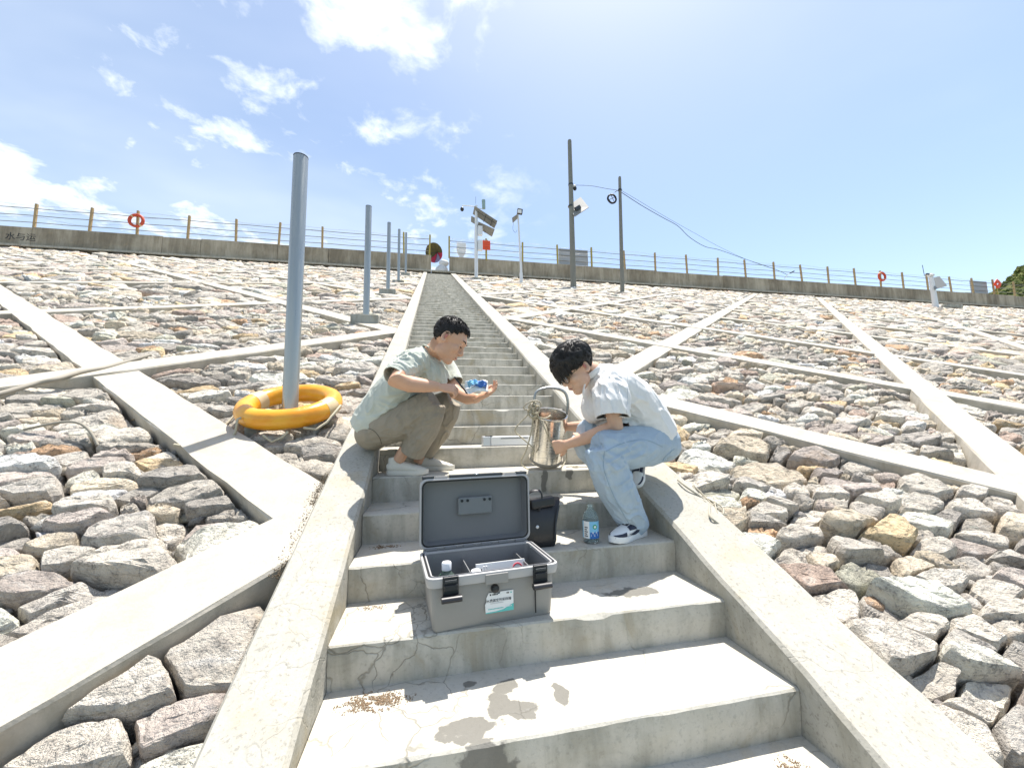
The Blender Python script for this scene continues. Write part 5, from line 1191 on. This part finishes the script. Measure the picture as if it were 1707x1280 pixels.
crumple(.06, .035, 8.1, pkc+Vector((-.028, -.016, .016)), basis((1, -.1, .35), (0, -.8, .6)), M_LBLUE, 'pale_panel')

# --- second person: white shirt and light jeans, bending over the bucket
pr = thing('person', (1.45, 1.15, .55), 'person with glasses, white shirt and pale jeans crouching over the steel bucket', 'person')
H2 = Head(at(959, 614, 1.17), (-.78, -.14, -.61), (-.61, -.05, .79), 1.06)
b = MB(); build_head(b, H2)
b.tube([at(1000, 632, 1.2), at(988, 622, 1.2), at(976, 618, 1.19), H2.P(-.028, 0, -.05)], [.075, .064, .058, .054], 16)
b.tube([at(1088, 728, 1.27), at(1068, 695, 1.25), at(1042, 662, 1.22), at(1014, 640, 1.2), at(996, 628, 1.2)], [(.13, .10), (.13, .10), (.14, .10), (.13, .08), (.06, .05)], 18, ref=(0, 1, 0))
ns, ne, nw = at(1014, 645, 1.07), at(1026, 709, 1.06), at(944, 741, 1.33)
b.tube([ns, at(1020, 680, 1.05), ne, at(1005, 720, 1.13), at(975, 731, 1.23), nw], [.050, .044, .043, .041, .034, .025], 14)
fs2, fe2, fw2 = at(1000, 648, 1.36), at(985, 708, 1.52), at(946, 711, 1.62)
b.tube([fs2, fe2, at(965, 711, 1.58), fw2], [.048, .042, .036, .027], 14)
hand(b, nw, at(912, 750, 1.46)-nw, (-.15, 1, -.1), 1, s=1.0, each=((.45, .6, .4), (.5, .65, .4), (.55, .65, .45), (.6, .7, .5)), thumb=(.8, .5, .5))
hand(b, fw2, Vector((-1, .1, -.05)), (0, -1, 0), -1, s=.95, curl=(.4, .5, .4))
for c0, c1, c2 in (((1085, 742, 1.22), (1012, 760, 1.06), (1058, 868, 1.09)), ((1070, 735, 1.38), (970, 724, 1.3), (1062, 798, 1.42))):
    b.tube([at(*c0), at(*c1), at(*c2)], [.08, .058, .038], 12)
b.tube([at(1060, 866, 1.08), at(1066, 880, 1.10)], [.038, .036], 10); b.tube([at(1062, 798, 1.42), at(1070, 803, 1.43)], [.036, .034], 10)
body = blob(b, 'body', .0045, M_SKIN2, pr, 2)
face_parts(H2, body, M_HAIR, None)
line2 = lambda f, l: interp(f, ((-.10, -.050), (-.06, -.045), (-.030, -.016), (-.012, .008), (.012, .004), (.024, -.002), (.050, .010), (.075, .008), (.10, .010)))
th2 = lambda p: .008+.014*max(0, min(1, (p.z+.01)/.07))+.010*max(0, min(1, p.x/.08))
hm = hair_mesh(H2, line2, th2, 8, 2200, .100, .0026, crown=(-.045, .01, .115), curl=.0); rnd = random.Random(4)
for q in range(90):      # fringe hanging over the forehead
    l = rnd.uniform(-.070, .070); ff = math.sqrt(max(0, 1-(l/.086)**2)); base_ = Vector((.086*ff+.002, l, .062)); pts = []
    ln_ = rnd.uniform(.062, .084)*(.8+.2*ff)
    for s_ in range(5): u = s_/4; pts.append(H2.P(base_.x+.020*ff+.007*math.sin(u*2.5)+rnd.uniform(-.001, .001), l*(1+.04*u)+.004*u*rnd.uniform(-1, 1), base_.z-ln_*u))
    hm.tube(pts, [.0044, .0046, .0042, .0030, .0006], 5)
hm.obj('hair', M_HAIR, body, smooth=60)
# eyeglasses
gl = thing('eyeglasses', H2.P(.10, 0, 0), None, None); gl.parent = body; gl.location = H2.P(.10, 0, 0); bpy.data.objects.remove(gl)
fr = MB()
for s_ in (-1, 1):
    ctr = (.104, s_*.033, -.006); fr.tube([H2.P(ctr[0]-.012*abs(math.cos(a))*(math.cos(a)*s_ > 0)*.8, ctr[1]+math.cos(a)*.026, ctr[2]+math.sin(a)*.021) for a in np.linspace(0, 2*math.pi, 21)[:-1]], .0019, 6, closed=True)
    fr.tube([H2.P(.096, s_*.059, .001), H2.P(.05, s_*.076, .004), H2.P(-.004, s_*.082, .004), H2.P(-.012, s_*.083, -.008)], .0019, 6)
fr.tube([H2.P(.105, -.008, -.002), H2.P(.108, 0, .001), H2.P(.105, .008, -.002)], .0013, 6)
fo = fr.obj('eyeglasses', M_GOLD, body, loc=(0, 0, 0))
for s_ in (-1, 1): MB().tube([H2.P(.1035, s_*.033, -.006), H2.P(.1045, s_*.033, -.006)], [(.0245, .0195)]*2, 20, ref=H2.M @ Vector((0, 1, 0))).obj('lens', M_LENS, fo, loc=(0, 0, 0))
# shirt
s = MB(); s.tube([at(1096, 742, 1.28), at(1084, 722, 1.27), at(1066, 694, 1.25), at(1042, 664, 1.22), at(1016, 644, 1.2), at(998, 630, 1.2), at(988, 622, 1.2)], [(.150, .105), (.178, .140), (.178, .146), (.185, .136), (.185, .125), (.15, .098), (.070, .066)], 24, ref=(0, 1, 0))
s.tube([at(1018, 640, 1.13), at(1018, 655, 1.08), at(1019, 676, 1.05), at(1021, 697, 1.045)], [.085, .092, .092, .088], 18)
s.tube([at(1003, 642, 1.33), at(996, 660, 1.38), at(990, 685, 1.44)], [.08, .085, .085], 18)
s.ell(at(1000, 664, 1.22), (.085, .13, .11)); s.ell(at(990, 680, 1.24), (.065, .11, .09)); s.ell(at(1028, 704, 1.25), (.13, .15, .075))
fold3 = folds([(at(1030, 660, 1.02), .12, (.3, 0, -1), .03, 0.0068), (at(1060, 680, 1.12), .14, (.9, 0, -.7), .034, 0.0068), (at(1080, 715, 1.15), .13, (.6, 0, -.8), .034, 0.0062), (at(1005, 660, 1.1), .11, (.2, 0, -1), .028, 0.0062), (at(1045, 700, 1.1), .12, (1, 0, .15), .028, 0.0074), (at(985, 665, 1.2), .09, (.1, 0, -1), .024, 0.0050)])
sh2 = blob(s, 'shirt', .0065, M_SHIRT, pr, 3, fold3)
cut_openings(sh2, [(at(1021, 697, 1.045), at(1021, 697, 1.045)-at(1018, 655, 1.08), .14), (at(991, 683, 1.438), at(990, 685, 1.44)-at(996, 660, 1.38), .12), (at(986, 620.5, 1.2), (-.62, -.02, .72), .10)])
cc = at(985, 621, 1.2); e1 = Vector((.05, -1, .06)).normalized(); n_ = Vector((-.62, -.02, .78)).normalized(); e2 = n_.cross(e1).normalized()
MB().tube([cc+e1*math.cos(a)*.070+e2*math.sin(a)*.070-n_*.004 for a in np.linspace(0, 2*math.pi, 25)[:-1]], [(.016, .004)]*24, 8, closed=True, ref=n_).obj('collar', M_SHIRT, sh2, smooth=60, loc=(0, 0, 0))
MB().tube(smoothpath([at(975, 640, 1.09), at(972, 655, 1.10), at(974, 662, 1.1)]), [(.014, .003)]*13, 6).obj('placket', M_SHIRT, sh2, loc=(0, 0, 0), smooth=60)
# jeans
s = MB(); s.ell(at(1092, 735, 1.27), (.130, .170, .120)); s.ell(at(1098, 742, 1.26), (.110, .155, .100))
s.tube([at(1086, 738, 1.2), at(1060, 744, 1.13), at(1030, 748, 1.07), at(1006, 748, 1.03), at(996, 748, 1.025)], [.122, .116, .106, .095, .075], 18)
s.tube([at(1004, 745, 1.03), at(1010, 770, 1.03), at(1022, 805, 1.04), at(1036, 835, 1.06), at(1052, 862, 1.09), at(1060, 878, 1.11)], [.088, .097, .097, .089, .080, .073], 20)
s.tube([at(1078, 735, 1.37), at(1040, 732, 1.36), at(1005, 727, 1.34), at(975, 722, 1.32), at(967, 721, 1.315)], [.115, .108, .098, .088, .055], 18)
s.tube([at(972, 722, 1.32), at(983, 745, 1.33), at(1010, 775, 1.38), at(1036, 786, 1.40), at(1052, 789, 1.41)], [.080, .088, .088, .076, .064], 18)
fold4 = folds([(at(1000, 760, .95), .12, (.9, 0, -.5), .030, 0.0065), (at(1035, 770, .98), .12, (1, 0, .3), .028, 0.0078), (at(1020, 800, .95), .13, (.5, 0, -.8), .030, 0.0065), (at(1040, 840, 1.0), .13, (.7, 0, -.9), .028, 0.0078), (at(1055, 865, 1.0), .09, (1, 0, -.2), .024, 0.0065), (at(1060, 745, 1.05), .15, (1, 0, .25), .034, 0.0059), (at(1095, 760, 1.15), .1, (1, 0, .6), .032, 0.0052), (at(975, 735, 1.25), .1, (.3, 0, -1), .028, 0.0052)])
je = blob(s, 'jeans', .0065, M_JEAN, pr, 8, fold4)
cut_openings(je, [(at(1060, 876, 1.108), at(1060, 878, 1.11)-at(1052, 862, 1.09), .12), (at(1051, 788.8, 1.408), at(1052, 789, 1.41)-at(1036, 786, 1.40), .10)])
def snap(P, obj_, off=.001):          # lay a seam on the cloth surface
    out = []
    for p in P:
        d = (Vector(p)-CAM); ok, hit, nn, _ = obj_.ray_cast(CAM, d.normalized()); out.append(hit+nn*off if ok else Vector(p))
    return out
bpy.context.view_layer.update()
def seam(o, pts, mat, name, r=.0022, dense=8):
    loc0 = o.matrix_world.translation; o2 = o
    P = [p for p in smoothpath([at(*q) for q in pts], dense)]
    out = []
    inv = o.matrix_world.inverted()
    for p in P:
        a = inv @ CAM; d = (inv @ p)-a; ok, hit, nn, _ = o.ray_cast(a, d.normalized())
        if ok: out.append(hit+nn*.0008)
    if len(out) > 2: MB().tube(out, r, 5).obj(name, mat, o, loc=(0, 0, 0), smooth=60)
seam(je, [(1008, 752, 1), (1006, 775, 1), (1014, 805, 1), (1030, 840, 1), (1048, 872, 1)], M_SEAM, 'side_seam')
seam(je, [(1010, 752, 1), (1040, 738, 1), (1075, 733, 1.1), (1105, 745, 1.1)], M_SEAM, 'thigh_seam')
seam(je, [(1124, 748, 1.2), (1108, 762, 1.1), (1104, 775, 1.1)], M_SEAM, 'pocket_seam')
seam(sh2, [(1046, 622, 1), (1046, 650, 1), (1045, 680, 1), (1044, 700, 1)], simple('white_seam', (.55, .56, .58), .9), 'armhole_seam', .0016)
seam(tr1, [(600, 712, 1.6), (620, 716, 1.6), (632, 728, 1.6), (636, 740, 1.6)], M_STITCH, 'back_seam', .0018)
z3 = 3*RISE+.001
WM = {'lace': M_NAVY}
root, T, k, M = shoe(pr, (1.425, 1.105, z3), (1.178, .985, z3), (0, 0, 1), M_WSOLE, M_WSOLE, mats=WM, open_h=.092)
def patchshape(root, T, M, k, x0, x1, z0, z1, side, mat, name, off=.0022, fz=None):
    """leather overlay hugging the upper on one side"""
    bpy.context.view_layer.update(); inv = root.matrix_world.inverted(); V = []; n = 9; ok_all = True; Fc = []
    for j in range(n):
        for i in range(n):
            x = x0+(x1-x0)*i/(n-1); zt = (z1 if fz is None else fz(x)); z = z0+(zt-z0)*j/(n-1)
            a = inv @ T(x, side*.12, z); d = (inv @ T(x, 0, z*.97))-a; ok, hit, nn, _ = root.ray_cast(a, d.normalized()); V.append((hit+nn*off) if ok else None)
    for j in range(n-1):
        for i in range(n-1):
            q = (j*n+i, j*n+i+1, (j+1)*n+i+1, (j+1)*n+i)
            if all(V[a_] is not None for a_ in q): Fc.append(q)
    V = [v if v is not None else Vector((0, 0, 0)) for v in V]
    m = MB().add(V, Fc); o = m.obj(name, mat, root, loc=(0, 0, 0), smooth=60); bm = bmesh.new(); bm.from_mesh(o.data); bmesh.ops.delete(bm, geom=[v for v in bm.verts if not v.link_faces], context='VERTS'); bm.to_mesh(o.data); bm.free(); return o
def sneaker_marks(root, T, M, k):
    for s_ in (-1, 1):
        patchshape(root, T, M, k, .002, .075, .028, .085, s_, M_NAVY, 'heel_counter', fz=lambda x: .088-.35*max(0, x-.04))
        patchshape(root, T, M, k, .085, .175, .055, .088, s_, M_NAVY, 'lace_stay', fz=lambda x: .094-.28*(x-.085))
        patchshape(root, T, M, k, .200, .266, .026, .048, s_, M_NAVY, 'toe_guard', fz=lambda x: .050-.15*(x-.2))
        bpy.context.view_layer.update(); inv = root.matrix_world.inverted(); out = []; wd = []
        for i in range(13):
            u = i/12; x = .185-.150*u; z = .040-.012*math.sin(u*math.pi*.55)*(1-u)*2.0+.042*u**1.6; a = inv @ T(x, s_*.12, z); d = (inv @ T(x, 0, z))-a; ok, hit, nn, _ = root.ray_cast(a, d.normalized())
            if ok: out.append(hit+nn*.004); wd.append((.0012+.0085*math.sin(math.pi*min(1, (1-u)*1.05+.02))**1.0*(1 if u < .4 else (1-u)/.6))*k)
        if len(out) > 3: MB().tube(out, [(w_, .0012) for w_ in wd], 6, ref=M @ Vector((0, 0, 1))).obj('swoosh_mark', M_NAVY, root, loc=(0, 0, 0))
    MB().tube([T(.085, 0, .094), T(.13, 0, .090), T(.17, 0, .074)], [(.021*k, .004)]*3, 10, ref=M @ Vector((0, 1, 0))).obj('tongue', M_NAVY, root, loc=(0, 0, 0))
sneaker_marks(root, T, M, k)
root, T, k, M = shoe(pr, (1.565, 1.335, .790), (1.470, 1.225, .640+.0), (-.62, -.45, .62), M_WSOLE, M_WSOLE, mats=WM, open_h=.092)
sneaker_marks(root, T, M, k)
